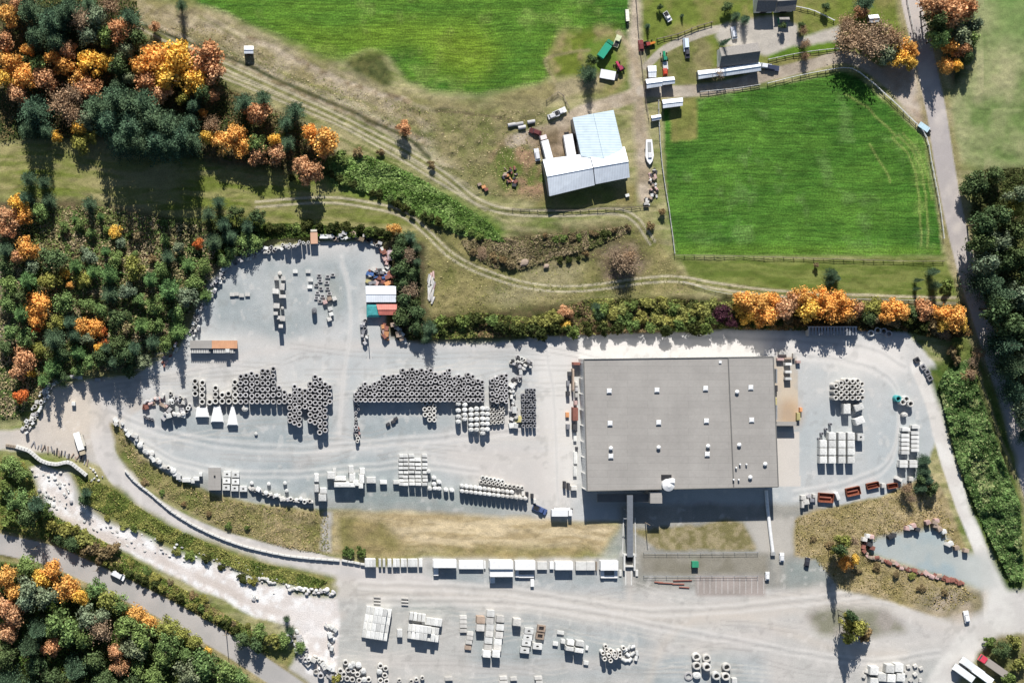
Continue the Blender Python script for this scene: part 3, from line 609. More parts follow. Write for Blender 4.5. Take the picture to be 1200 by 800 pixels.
KIND = {  # kind: (crown meshes, trunk, tint, description, name, height per diameter)
 'con': (CON, TRC, alb(88,110,84,1.4), 'dark conifer', 'conifer_tree', 1.9),
 'yc': (YCON, TRC, alb(102,130,78,1.6), 'young green conifer', 'young_conifer', 1.7),
 'grn': (BROAD, TRB, alb(120,142,86,1.6), 'leafy green tree', 'leafy_tree', 1.0),
 'gry': (BROAD, TRB, alb(134,146,116,1.5), 'grey-green tree', 'leafy_tree', 1.0),
 'drk': (BROAD, TRB, alb(94,112,74,1.5), 'dark green broad tree', 'leafy_tree', 1.0),
 'org': (BROAD, TRB, alb(238,176,98,1.6), 'orange autumn tree', 'autumn_tree', 1.05),
 'yel': (BROAD, TRB, alb(230,190,92,1.6), 'golden yellow tree', 'autumn_tree', 1.05),
 'rus': (BROAD, TRB, alb(208,160,118,1.55), 'rust-coloured tree', 'autumn_tree', 1.05),
 'red': (BROAD, TRB, alb(230,134,76,1.4), 'red-orange tree', 'autumn_tree', 1.05),
 'ygr': (BROAD, TRB, alb(160,160,86,1.4), 'yellow-green tree', 'leafy_tree', 1.0),
 'pur': (BROAD, TRB, alb(92,58,66,LK), 'dark purple tree', 'purple_tree', 1.0),
 'bare': (BARE, TRB, alb(162,138,112,1.5), 'thin brown bare tree', 'bare_tree', 1.1),
 'shr': (SHR, TRB, alb(112,130,72,1.35), 'low green shrub', 'shrub', 0.8),
 'sby': (SHR, TRB, alb(150,150,84,LK), 'yellow-green shrub', 'shrub', 0.8),
 'sbb': (SHR, TRB, alb(144,126,92,1.3), 'brown dry shrub', 'shrub', 0.75),
 'sbd': (SHR, TRB, alb(78,86,48,LK), 'dark green shrub', 'shrub', 0.9)}
TREES = 0
def tree(px, py, kind, d, h=None, zone=None):
    """crown seen at px, py; d in photo pixels"""
    global TREES
    cm, tm, tint, desc, nm, hp = KIND[kind]; D = d*S*(1.16 if kind in ('con','yc') else 1.07); h = h or D*hp
    x, y = W(px, py, h*0.62); r = random.random()*6.28
    g = 'trees of the woods and hedges' if nm != 'shrub' else 'shrubs on the verges and hedge lines'
    t = empty(nm, (x, y, gz(x, y)-0.1), r)
    autolab(t, desc, px, py, g, 'shrub' if nm == 'shrub' else 'tree')
    j = random.uniform(0.88, 1.12); k2 = random.uniform(0.94, 1.07)
    for nm2, me in (('trunk', random.choice(tm)), ('crown', random.choice(cm))):
        o = ob(nm2, me, t); o.scale = (D*random.uniform(0.94, 1.06), D, h)
        if nm2 == 'crown': o['tint'] = (tint[0]*j*k2, tint[1]*j, tint[2]*j/k2)
    TREES += 1; return t
PL = []
def TL(s):
    for a in s.split(';'):
        a = a.split()
        if len(a) < 4: continue
        px, py, k, d = float(a[0]), float(a[1]), a[2], float(a[3]); h = float(a[4]) if len(a) > 4 else None
        tree(px, py, k, d, h); PL.append((px, py, d))
TL('''10 18 org 30 12;2 45 rus 30 12;22 4 rus 24 11;32 8 con 40 22;58 22 con 46 24;80 8 con 36 22;64 48 con 36 20;40 40 con 34 20;94 22 bare 34 14;112 20 gry 34 15;128 4 bare 28 13;150 18 con 32 20;140 34 rus 34 15;124 42 grn 26 13;104 42 gry 30 13;158 44 drk 28 14
;12 72 org 34 12;4 92 yel 30 12;26 90 org 34 12;32 58 org 18 9;62 66 org 24 12;80 60 rus 26 12;74 76 org 28 12;104 76 yel 34 13;90 90 org 26 11;52 92 rus 34 12;20 110 rus 30 11;44 76 grn 26 10;72 118 bare 40 12;104 104 rus 34 12;88 108 bare 32 11;84 134 bare 30 10;122 72 yel 22 11
;148 60 gry 26 14;140 78 drk 32 15;136 98 con 24 13;150 92 gry 22 12
;178 70 org 46 15;208 66 yel 48 16;196 92 yel 40 15;222 94 yel 34 14;240 62 rus 46 15;250 84 rus 34 13;172 94 rus 38 12;186 110 rus 34 11;236 108 drk 26 12;250 112 rus 18 8;226 122 con 26 13;224 100 yel 26 11;214 116 ygr 20 9;166 78 org 30 13
;38 128 con 46 21;30 150 con 26 15;52 152 con 26 15;112 122 con 44 27;134 112 con 46 29;150 120 con 48 30;168 118 con 46 30;126 140 con 46 30;152 146 con 50 31;178 138 con 50 31;196 146 con 50 30;212 158 con 46 28;182 164 con 48 30;140 164 con 44 28;162 166 con 44 29;200 170 con 40 27;224 164 con 34 24;100 140 gry 26 12;222 140 con 26 18
;66 160 yel 18 7;92 148 yel 22 9;94 168 ygr 28 7;106 160 ygr 20 7
;286 118 con 30 18;296 130 rus 24 12;308 114 con 26 17;304 132 rus 30 13;346 128 con 30 19;336 142 con 22 14;238 132 org 12 6;242 160 yel 20 10;258 168 org 30 12;274 158 org 32 12;286 170 org 30 11;300 168 grn 28 13;302 180 rus 28 11;322 164 yel 18 11;338 166 con 24 15;324 180 rus 26 11;378 162 org 36 14;364 154 org 22 10;382 174 rus 24 10;362 200 rus 40 16;352 192 rus 22 12;248 146 bare 24 10
;474 150 rus 20 8;446 178 sbb 10;420 178 sbb 14;398 186 shr 22 4
;32 208 con 24 14;50 212 con 20 12;28 232 con 26 12;56 234 con 22 11;104 238 con 22 11;44 250 grn 24 8;18 240 yel 28 10;8 254 rus 30 10;28 252 org 24 9;8 270 rus 22 8;32 292 org 34 9;20 300 rus 20 8;6 292 con 26 10
;137 272 yel 18 5;232 286 red 16 5;75 322 yel 14 5;82 334 org 12 4;45 358 org 34 10;42 376 org 22 8;98 382 org 22 7;112 384 org 24 7;120 388 red 14 5;122 404 red 14 5;28 420 rus 34 10;22 434 rus 26 9;34 436 yel 16 7;24 464 red 20 8;116 408 yel 16 7;42 386 red 12 5
;208 290 gry 16 6;220 310 yc 20 9;240 312 grn 22 7;226 332 grn 26 8;240 346 yc 22 8;286 286 grn 30 7;272 296 grn 22 6;300 284 grn 22 6;262 306 grn 18 5
;72 14 con 36 22;180 30 rus 14 5''')
TL('''118 418 drk 26 13;132 424 con 26 15;146 416 drk 28 14;108 426 grn 22 11;156 408 con 24 15;124 408 con 24 15;140 404 drk 26 13''')
TL('''262 262 con 24 14;276 250 drk 22 11;290 264 con 24 13;302 254 drk 22 10;250 282 con 26 13;270 276 con 26 13;196 300 con 20 11;256 236 con 18 12;244 250 con 22 13;128 344 con 26 13''')
FILLP = {'A': ([(5,300),(120,300),(200,318),(232,330),(205,395),(165,430),(90,436),(20,470),(5,430)], 60, ['yc','grn','yc','grn','drk','con','gry','ygr'], (19,35)),
 'B': ([(110,246),(205,250),(250,275),(235,300),(130,320),(60,300),(70,250)], 18, ['sbb','gry','sbb','yc','shr','grn'], (9,16)),
 'C': ([(130,330),(215,330),(200,400),(150,436),(110,430)], 24, ['con','drk','yc','con'], (22,32)),
 'D': ([(0,738),(110,740),(150,790),(190,830),(0,830)], 20, ['con','drk','con'], (28,40)),
 'E': ([(80,708),(150,716),(200,742),(250,770),(290,800),(180,800),(110,770)], 26, ['grn','gry','grn','drk','grn'], (22,34)),
 'F': ([(1165,240),(1200,225),(1215,520),(1190,470),(1175,400),(1158,340),(1160,300)], 18, ['drk','gry','con','gry'], (22,38)),
 'G': ([(0,0),(120,0),(140,40),(60,60),(0,50)], 8, ['con','drk','bare'], (24,34))}
def pip(x, y, P):
    c = False; n = len(P)
    for i in range(n):
        (x1, y1), (x2, y2) = P[i], P[(i+1) % n]
        if (y1 > y) != (y2 > y) and x < (y-y1)*(x2-x1)/(y2-y1)+x1: c = not c
    return c
TL('''8 676 org 30 11;16 694 org 26 11;4 712 rus 34 12;16 722 rus 34 12;8 742 rus 26 11;32 664 grn 28 9;60 668 org 28 9;48 678 yel 26 9;76 686 org 34 10;92 698 yel 26 9;34 690 gry 34 12;52 700 gry 34 12;30 704 gry 30 12;66 730 grn 36 13;82 742 grn 34 12;104 726 gry 36 13;118 738 bare 32 13;96 746 grn 32 13;126 702 ygr 36 9;112 690 grn 26 8;142 708 grn 26 9;160 722 org 30 8;174 728 org 26 8;196 736 ygr 30 8;212 744 ygr 24 8;148 738 grn 32 12;170 748 grn 36 12;196 756 grn 34 11;156 760 gry 32 12;190 772 grn 30 11;244 762 yel 12 5;240 780 grn 40 12;262 786 grn 30 10;222 790 gry 36 12;60 758 rus 26 10;136 764 rus 22 11;140 782 rus 24 11;180 796 grn 34 11;226 752 ygr 22 7;120 722 gry 24 11
;10 548 grn 28 7;26 556 grn 24 6;8 572 shr 24;20 586 grn 30 7;40 592 con 26 22;34 606 drk 30 12;52 600 shr 22;12 608 shr 24;64 614 sby 24;80 622 sby 26 5;98 632 sby 28 5;104 642 sbb 24 5;118 650 sbb 22 5;134 644 sbb 20 4;84 638 drk 22 6;70 630 drk 18 5;100 578 con 16 9;98 586 drk 16 6
;1010 14 rus 18 7;993 26 bare 22 8;1018 2 con 26 14;1000 46 bare 44 13;1018 50 bare 48 13;1030 38 bare 38 12;1048 46 bare 34 12;1040 62 gry 34 10;1056 66 yel 30 10;1066 54 org 26 10;1066 72 yel 24 9;1070 62 org 18 8;992 32 bare 22 9;942 36 bare 14 6;944 52 bare 14 6;944 66 bare 12 5
;1096 6 rus 32 20;1116 14 rus 38 19;1134 6 rus 34 17;1098 24 drk 26 20;1102 44 grn 24 19;1144 26 gry 24 12;1108 34 grn 30 12;1124 40 gry 34 13;1140 44 grn 22 11;1114 54 org 26 11;1128 56 rus 24 11;1134 66 drk 18 10;1110 76 org 22 8;1120 76 yel 18 8;1104 20 rus 26 12
;1150 214 drk 32 12;1136 222 drk 20 9;1166 206 drk 24 10;1172 252 drk 30 20;1154 262 drk 32 22;1190 246 ygr 26 15;1152 284 drk 30 21;1172 284 gry 32 19;1190 270 drk 30 17;1158 308 gry 32 21;1176 306 drk 34 20;1194 300 drk 36 20;1162 330 con 38 24;1178 345 con 36 24;1196 345 gry 36 20;1170 362 drk 36 23;1184 380 drk 38 23;1182 404 con 38 24;1196 390 drk 34 20;1192 430 con 38 24;1198 460 con 36 22
;872 352 org 28 12;890 356 org 34 13;878 368 yel 26 9;898 370 org 30 12;908 352 org 22 10;918 362 rus 34 12;930 350 rus 24 10;940 348 org 26 12;948 362 yel 34 12;962 348 org 26 12;970 360 org 34 13;984 352 org 28 13;992 366 org 32 12;1004 362 rus 24 10;1024 358 ygr 26 7;1020 370 drk 22 6;1048 360 org 28 10;1058 366 org 22 10;1042 370 org 22 9;1070 366 drk 20 6;1084 362 rus 28 9;1092 374 sbb 24 5;1106 366 org 26 10;1120 372 org 32 12;1126 378 yel 20 9;1108 378 yel 22 9
;848 370 pur 26 8;858 378 pur 16 6;866 362 yel 14 6
;977 320 con 16 9;975 330 con 12 6;982 326 con 12 6;1079 328 con 8 9;1077 338 con 7 7;1097 318 con 14 10;1100 334 con 14 8;1110 334 shr 18 4;957 312 sbb 9 3
;462 268 org 18 6;470 284 drk 20 7;480 278 con 20 8;488 290 con 16 8;488 306 con 16 9;486 318 drk 14 7;466 296 drk 24 9;478 300 bare 24 8;470 314 drk 24 9;480 322 drk 22 8;472 332 drk 22 7;480 340 bare 22 8;484 354 drk 20 7;474 350 drk 24 8;486 366 drk 24 8;474 372 drk 24 8;488 384 drk 22 8;504 384 con 24 11;500 396 con 18 9
;733 308 bare 30 9;738 300 bare 20 7;722 300 bare 20 6
;990 634 ygr 20 13;984 646 ygr 16 12;992 660 org 18 7;1002 656 yel 14 6;1000 634 bare 14 15;986 644 drk 12 21;994 726 ygr 20 15;1004 736 ygr 26 12;1014 742 sbb 20 6;996 746 ygr 18 13;998 722 drk 12 21
;1086 540 con 18 8;1086 552 con 18 8;1088 562 con 20 8;1082 572 con 18 7;1092 572 drk 18 6;1080 562 drk 14 6;1062 572 bare 16 6;1068 584 bare 14 5
;1176 762 drk 22 7;1190 752 sby 20 5;1194 776 sby 24 6;1186 794 shr 24 5;1160 752 shr 16 4
;662 366 rus 22 5;650 374 sby 24 5;640 378 sby 20 5;664 380 yel 14 4;628 376 sby 16 4;700 360 con 14 6;704 368 drk 14 6
;336 726 con 10 6;340 740 con 14 6;332 750 grn 22 5;322 748 sby 26 5;304 742 grn 24 5;350 758 grn 16 4;300 756 drk 20 8;284 750 drk 20 8;395 796 sby 14 4
;692 84 con 26 11;694 70 drk 14 7;852 8 drk 16 5;774 8 drk 8 4;800 18 con 6 3;852 48 con 10 14;842 86 bare 18 5;875 22 con 14 8;864 18 con 14 7;760 30 con 8 4;968 8 drk 12 5;918 30 drk 10 5;940 30 drk 10 5
;505 194 sbb 12;470 230 shr 10;762 265 sbb 12;776 250 sbb 12;212 4 con 16 14''')
for nm, (P, n, kinds, dr) in FILLP.items():
    xs = [p[0] for p in P]; ys = [p[1] for p in P]; c = 0; tries = 0
    while c < n and tries < 4000:
        tries += 1; px, py = random.uniform(min(xs), max(xs)), random.uniform(min(ys), max(ys))
        if not pip(px, py, P): continue
        d = random.uniform(*dr); hh = random.uniform(17,23) if nm == 'F' else None
        if any(math.hypot(a-px, b-py) < (d+e)*0.36 for a, b, e in PL): continue
        k = random.choice(kinds); tree(px, py, k, d, hh); PL.append((px, py, d)); c += 1
# hedge and verge shrubs
def hedge(pts, step, kinds, dr, off=0, hr=None):
    P = smooth(pts, 8); acc = 0
    for a, b in zip(P[:-1], P[1:]):
        L = math.hypot(b[0]-a[0], b[1]-a[1]); acc += L
        if acc >= step:
            acc = 0; d = random.uniform(*dr); px = b[0]+random.uniform(-1, 1)*(off or step*.25); py = b[1]+random.uniform(-1, 1)*(off or step*.25)
            tree(px, py, random.choice(kinds), d, random.uniform(*hr) if hr else None)
hedge([(112,656),(150,672),(190,690),(235,715),(285,744),(310,762)], 7, ['sbd','sbd','shr','sby'], (10,14), 1.2, (2.5,3.6))
hedge([(130,652),(170,668),(220,694),(270,724),(305,744)], 16, ['sby','shr','sbb'], (9,15), 7, (1,2))
hedge([(500,382),(560,378),(620,386),(690,384),(760,384),(840,380)], 10, ['sbd','sbd','shr'], (17,23), 3, (4,6))
hedge([(690,366),(740,360),(800,364),(850,360)], 10, ['sby','shr','sby'], (18,25), 6, (3,5))
hedge([(690,376),(740,372),(800,374),(840,370)], 11, ['shr','sby','shr'], (18,22), 3, (3,5))
hedge([(870,378),(900,377),(938,376)], 12, ['sbd','sbb'], (15,20), 2, (3,5)); hedge([(1012,378),(1060,378),(1100,384)], 12, ['sbd','sbb'], (17,22), 3, (4,6))
hedge([(240,270),(300,268),(360,266),(420,268),(452,274)], 9, ['sbd','sbd','shr'], (15,20), 2, (3.5,5))
hedge([(330,208),(380,200),(400,212),(440,226),(480,246),(520,262),(570,278)], 8, ['sbd','shr','sbd'], (10,14), 1.5, (2.2,3.2))
hedge([(150,546),(190,578),(240,602),(290,622)], 24, ['sbb','shr'], (7,12), 6, (1,2))
hedge([(1095,395),(1115,390),(1120,420),(1135,440),(1145,410)], 10, ['sbb','sby','bare'], (12,18), 5, (3,5))
hedge([(110,590),(150,612),(200,640),(250,662),(310,684)], 17, ['sby','shr','sbd'], (9,16), 7, (1,2.6))
hedge([(400,640),(415,648),(430,644)], 8, ['shr'], (12,16), 2, (2,3))
hedge([(935,628),(975,640),(1010,664),(1060,676),(1110,690)], 17, ['sbb','sbb','sby'], (8,13), 6, (1,2))
hedge([(625,276),(660,278),(700,274),(735,268)], 9, ['sbd','shr','sbb'], (8,12), 2, (1.6,2.6))
hedge([(545,292),(575,302),(600,310)], 9, ['sbb','bare','sbb'], (12,18), 4, (2,3)); hedge([(650,306),(668,304),(695,296)], 8, ['sbd','sbb'], (8,12), 2, (1.5,2.5))
hedge([(1104,-2),(1108,8),(1112,20)], 8, ['rus'], (20,24), 2, (11,13))
# thickets that nobody could count: leafy stuff
def thicket(name, label, cat, P, n, hmax, tints, size=0.42, seed=1, lump=5.0, kind='stuff'):
    r = np.random.default_rng(seed); xs = [p[0] for p in P]; ys = [p[1] for p in P]; pts = []
    while len(pts) < n:
        q = r.uniform((min(xs), min(ys)), (max(xs), max(ys)), (n, 2)); pts += [t for t in q if pip(t[0], t[1], P)]
    q = np.array(pts[:n]); x = (q[:,0]-600)*S; y = (400-q[:,1])*S
    hh = hmax*(0.15+0.85*np.clip((fbm(x, y, lump, seed, 3)-0.32)*2.3, 0, 1))
    z = hh*np.sqrt(r.uniform(0.2, 1, n)); f = (H-z)/H; gzz = np.array([gz(a, b) for a, b in zip(x, y)])
    C_ = np.stack([CX+(x-CX)*f, CY+(y-CY)*f, z+gzz], 1)
    e = 0.6; gx_ = fbm(x+e, y, lump, seed, 3)-fbm(x-e, y, lump, seed, 3); gy_ = fbm(x, y+e, lump, seed, 3)-fbm(x, y-e, lump, seed, 3)
    N_ = np.stack([-gx_*hmax*1.2, -gy_*hmax*1.2, np.ones(n)], 1)+r.normal(size=(n, 3))*0.45
    tt = np.array(tints); k = r.integers(0, len(tt), n); big = fbm(x, y, 8, seed+5, 2); k2 = np.clip((big*len(tt)*1.6-0.3*len(tt)).astype(int), 0, len(tt)-1)
    c = np.where(r.random(n)[:, None] < 0.35, tt[k], tt[k2])*r.uniform(0.7, 1.25, n)[:, None]
    o = ob(name, leafmesh(name, C_, N_, r.uniform(0.6, 1.3, n)*size, c)); o['tint'] = (1.0, 1.0, 1.0)
    return tag(o, label, cat, None, kind)
a_ = lambda *c: alb(*c, LK)
thicket('bramble_thicket', 'long green bramble thicket between the country road and the gravel exit road', 'brambles',
 [(1100,450),(1112,430),(1136,420),(1152,470),(1172,530),(1195,590),(1200,680),(1185,682),(1150,610),(1122,540)], 21000, 3.2, [a_(92,122,68),a_(118,144,86),a_(80,104,58),a_(148,158,106)], 0.5, 3)
thicket('bramble_thicket', 'bright green bramble bank below the double farm track', 'brambles',
 [(384,188),(430,182),(480,202),(530,232),(575,262),(592,284),(540,276),(490,254),(440,228),(388,216)], 11000, 1.3, [a_(116,146,76),a_(144,168,98),a_(96,124,60)], 0.42, 4)
thicket('scrub_thicket', 'dark tangled scrub along the ditch north of the pale tree line', 'scrub',
 [(540,282),(600,278),(700,270),(735,264),(738,272),(690,292),(645,304),(610,316),(580,314),(550,298)], 7500, 1.3, [a_(128,118,86),a_(158,142,112),a_(118,124,74)], 0.4, 5)
thicket('scrub_thicket', 'yellow-green scrub belt along the top of the gravel yard', 'scrub',
 [(500,376),(560,366),(620,372),(690,350),(780,350),(860,354),(862,384),(700,392),(600,394),(500,398)], 17000, 3.0, [a_(116,126,68),a_(148,150,84),a_(90,98,56),a_(130,112,82)], 0.42, 6)
thicket('scrub_thicket', 'brown and dark scrub under the orange hedge trees', 'scrub',
 [(862,356),(1130,360),(1140,392),(1105,398),(1060,388),(862,386)], 11000, 2.6, [a_(96,84,54),a_(140,112,74),a_(78,86,44)], 0.42, 7)
thicket('scrub_thicket', 'dark scrub strip between the yard shed and the open meadow', 'scrub',
 [(462,285),(490,285),(492,340),(496,398),(466,398),(460,330)], 6500, 3.5, [a_(84,84,56),a_(104,96,72),a_(70,80,44)], 0.42, 8)
thicket('scrub_thicket', 'dark green scrub bank along the northern rim of the upper yard', 'scrub',
 [(238,290),(270,266),(330,262),(450,268),(456,280),(380,276),(320,280),(275,292),(250,310)], 8500, 3.0, [a_(76,96,46),a_(98,116,58),a_(66,74,42)], 0.42, 9)
thicket('verge_scrub', 'green and yellow scrub bank above the grey country lane', 'scrub',
 [(0,540),(28,540),(52,598),(115,630),(215,690),(295,738),(318,765),(304,764),(258,734),(210,706),(150,676),(112,658),(60,634),(0,620)], 22000, 1.1, [a_(138,148,78),a_(170,168,94),a_(108,126,62),a_(158,142,98)], 0.32, 10)
thicket('verge_scrub', 'green scrub slope between the white rubble and the access road', 'scrub',
 [(88,556),(125,568),(190,612),(280,652),(385,680),(370,690),(300,676),(235,650),(160,618),(104,592)], 12000, 1.0, [a_(132,142,74),a_(162,160,92),a_(102,118,58)], 0.3, 11)
thicket('dry_weeds', 'dry brown and olive weeds on the bank below the perimeter scrap', 'weeds',
 [(130,496),(142,500),(168,540),(205,562),(250,582),(385,604),(386,650),(330,640),(270,622),(205,588),(160,556)], 4200, 0.5, [a_(164,152,104),a_(138,138,80),a_(190,170,126)], 0.28, 12)
thicket('dry_weeds', 'dry straw weeds round the grey gravel pocket in the east', 'weeds',
 [(932,608),(965,598),(1035,582),(1090,560),(1130,645),(1112,640),(1090,615),(1030,628),(1012,652),(1040,664),(1130,686),(1146,700),(1110,716),(1020,692),(980,684),(955,655),(934,648)], 5500, 0.5, [a_(176,158,110),a_(148,138,86),a_(200,180,138)], 0.28, 13)
thicket('undergrowth', 'mixed undergrowth on the floor of the left-hand wood', 'undergrowth',
 [(0,245),(110,240),(250,268),(265,300),(238,340),(204,398),(160,432),(80,436),(20,488),(0,490)], 26000, 1.6, [a_(132,144,84),a_(172,160,118),a_(110,130,74),a_(188,170,136)], 0.4, 14)
thicket('undergrowth', 'undergrowth below the tall conifers and autumn trees', 'undergrowth',
 [(0,0),(160,0),(168,45),(235,60),(270,105),(370,150),(385,195),(340,200),(250,185),(120,160),(0,165)], 20000, 1.6, [a_(92,96,56),a_(128,112,78),a_(78,90,48)], 0.42, 15)
thicket('undergrowth', 'undergrowth below the trees beneath the country lane', 'undergrowth',
 [(0,658),(60,670),(110,692),(200,735),(260,772),(310,812),(0,830)], 16000, 2.0, [a_(80,104,50),a_(112,126,66),a_(70,84,44)], 0.45, 16)
thicket('undergrowth', 'undergrowth of the dark wood at the right edge', 'undergrowth',
 [(1142,200),(1215,195),(1215,530),(1196,500),(1172,420),(1150,330),(1138,260)], 15000, 2.0, [a_(78,88,50),a_(104,108,66),a_(64,72,40)], 0.45, 17)
thicket('grass_tufts', 'rough olive grass tufts scattered over the open meadow', 'grass',
 [(500,262),(600,284),(762,262),(792,312),(820,342),(690,350),(500,378),(498,300)], 3500, 0.25, [a_(156,152,92),a_(186,174,124),a_(132,140,74)], 0.26, 18)
thicket('grass_tufts', 'rough grass tufts on the strip beside the double track', 'grass',
 [(170,30),(240,30),(400,100),(500,128),(640,130),(635,235),(560,228),(500,180),(430,135),(300,80)], 3000, 0.22, [a_(170,158,110),a_(202,186,146),a_(140,144,84)], 0.28, 19)
# ------------------------------------------------------------------ cast-concrete stock: one mesh per kind, copies share it
STOCK = []; NP = 0
def block_me():
    m = MB().box(-.5,-.5,0,.5,.5,.93,0).box(-.47,-.47,.93,.47,.47,1,0,.02)
    for x in (-.25, .25): m.box(x-.05,-.06,1,x+.05,.06,1.03)
    return m.mesh('block', M['tint'])
def slab_me():
    m = MB(); z = 0
    for k in range(3): m.cbox(random.uniform(-.02,.02), random.uniform(-.02,.02), z, .98, .98, .29); z += .355
    for k in range(2):
        for x in (-.3, .3): m.box(x-.05,-.48,.29+.355*k,x+.05,.48,.355+.355*k)
    return m.mesh('slab_stack', M['tint'])
def holeblock_me():
    m = MB(); n = 16; vs = []; 
    for i in range(n):
        a = 2*math.pi*i/n; c, s = math.cos(a), math.sin(a); q = .5/max(abs(c), abs(s))
        vs += [(q*c, q*s, 0), (q*c, q*s, 1), (.17*c, .17*s, 1), (.17*c, .17*s, .1)]
    fs = [(i*4+j, ((i+1)%n)*4+j, ((i+1)%n)*4+j+1, i*4+j+1) for i in range(n) for j in range(3)]
    fs.append(tuple(i*4+3 for i in range(n))); m.add(vs, fs); return m.mesh('chamber_block', M['tint'])
KM = dict(block=block_me(), slab=slab_me(), hole=holeblock_me(),
    pipe=MB().tube(0,0,0,.5,.29,.94,16,0,.03).mesh('pipe', M['tint']),
    ring=MB().tube(0,0,0,.5,.30,.94,22,0,.04).tube(0,0,.94,.44,.31,.06,22,0).mesh('ring', M['tint']),
    disc=MB().cyl(0,0,0,.47,.47,.3,16).cyl(0,0,.3,.5,.5,.3,16).cyl(0,0,.6,.5,.47,.3,16).cyl(0,0,.9,.42,.3,.1,16).cyl(-.12,.1,1.0,.12,.12,.03,10).mesh('manhole_cone', M['tint']),
    lying=MB().mesh('x', M['tint']), rock=None, frame=None)
def lying_me():
    m = MB(); n = 16; vs = []
    for i in range(n):
        a = 2*math.pi*i/n; c, s = math.cos(a), math.sin(a)
        vs += [(-.5, .5*c, .5+.5*s), (.5, .5*c, .5+.5*s), (.5, .36*c, .5+.36*s), (-.5, .36*c, .5+.36*s)]
    return m.add(vs, [(i*4+(j+1)%4, ((i+1)%n)*4+(j+1)%4, ((i+1)%n)*4+j, i*4+j) for i in range(n) for j in range(4)]).mesh('lying_pipe', M['tint'])
KM['lying'] = lying_me()
def rock_me(seed):
    import bmesh
    bm = bmesh.new(); bmesh.ops.create_icosphere(bm, subdivisions=2, radius=.5); r = random.Random(seed)
    ks = [Vector((r.gauss(0,1), r.gauss(0,1), r.gauss(0,1))).normalized() for _ in range(9)]
    for v in bm.verts:
        for q in ks:
            d = v.co.dot(q)-.36
            if d > 0: v.co -= q*d
        v.co.z = max(v.co.z*0.8+.36, 0)
    me = bpy.data.meshes.new('boulder'); bm.to_mesh(me); bm.free(); me.materials.append(M['tint']); return me
ROCKS = [rock_me(s) for s in range(4)]
KM['frame'] = MB().box(-.5,-.5,0,-.3,.5,1).box(.3,-.5,0,.5,.5,1).box(-.3,-.5,0,.3,-.3,1).box(-.3,.3,0,.3,.5,1).mesh('square_frame', M['tint'])
NM = dict(block='concrete_block', slab='slab_stack', hole='chamber_block', pipe='concrete_pipe', ring='concrete_ring', disc='manhole_cone', lying='lying_pipe', rock='boulder', frame='square_collar')
CT = dict(block='concrete block', slab='slab stack', hole='concrete chamber', pipe='concrete pipe', ring='concrete ring', disc='manhole cone', lying='concrete pipe', rock='boulder', frame='concrete frame')
TW = alb(255,254,248,1.0); TP = alb(232,228,220); TG = alb(206,203,202); TD = alb(150,150,154); TY = alb(150,132,108)
TINTS = dict(W=tuple(min(c*.92, .6) for c in TW), P=TP, G=TG, D=TD, Y=TY, R=(.24,.10,.075), B=(.06,.12,.28), O=(.55,.26,.12), K=(.05,.05,.055), T=(.06,.3,.3), N=(.34,.26,.2), X=(.48,.33,.30), E=(.5,.44,.2))
def put(kind, px, py, w, d, h, tint='W', rz=0.0, z0=0.0, group=None, label=None, desc=None):
    """top seen at px, py; w, d in photo pixels, h in metres"""
    if z0 == 0 and h > 1.1 and kind in ('pipe','disc','block','slab') and 'white blocks of the' not in (group or ''): h *= 1.28
    x, y = W(px, py, z0+h); me = random.choice(ROCKS) if kind == 'rock' else KM[kind]
    txt = (label or desc or ''); nm, ctg = NM[kind], CT[kind]
    for key, n2, c2 in NOUNS:
        if key in txt: nm, ctg = n2, c2; break
    o = ob(nm, me); STOCK.append((o, w*d)); o.location = (x, y, z0 + (gz(x, y) if z0 == 0 else 0)); o.rotation_euler = (0, 0, math.radians(rz)); o.scale = (w*S, d*S, h)
    t = TINTS[tint]; j = random.uniform(.93, 1.05); o['tint'] = tuple(c*j for c in t)
    if label: tag(o, label, ctg, group)
    else: autolab(o, desc or 'pale '+CT[kind], px, py, group or 'loose concrete stock', ctg)
    return o
NOUNS = [('crate','crate','crate'),('beam','beam','beam'),('culvert','square_culvert','culvert'),('fence post','fence_post','post'),('machine','machine','machine'),('steel form','steel_form','steel form'),
 ('tank','tank','tank'),('junk','junk_piece','junk'),('scrap piece','scrap_piece','scrap'),('slab pile','slab_pile','slab pile'),('panel','wall_panel','panel'),('steel rack','steel_rack','rack'),('round white lid','round_lid','lid'),
 ('small white box','box','box'),('timber','timber_beam','timber')]
# tall pipes standing on end, in staggered columns -----------------------------------------------
def pipecols(cols, pitch, dia, h, grp, where, tint='G'):
    """cols: (x, top y, bottom y[, height]) left to right"""
    global NP
    for ci, c in enumerate(cols):
        x, y0, y1 = c[:3]; hh = c[3] if len(c) > 3 else h; n = max(1, int(round((y1-y0)/pitch))+1)
        for r in range(n):
            y = y0 + (y1-y0)*r/max(1, n-1)
            put('pipe', x+random.uniform(-.3,.3), y+random.uniform(-.3,.3), dia, dia, hh*random.uniform(.97,1.03), tint, random.uniform(0,360), 0, grp,
                f'grey upright pipe, {od(r+1)} from back, {od(ci+1)} column, {where}'); NP += 1
GA = 'grey pipes standing on end in the west block'; GB = 'grey pipes standing on end in the long middle block'
pipecols([(228.5,447,461),(237,448.5,470.5),(245.5,471,471),(252.5,454.5,470),(260.5,463,470),(268,461.5,470),(275.5,448,470)], 7.4, 7.2, 2.4, GA, 'western end of west block', 'P')
cols = []
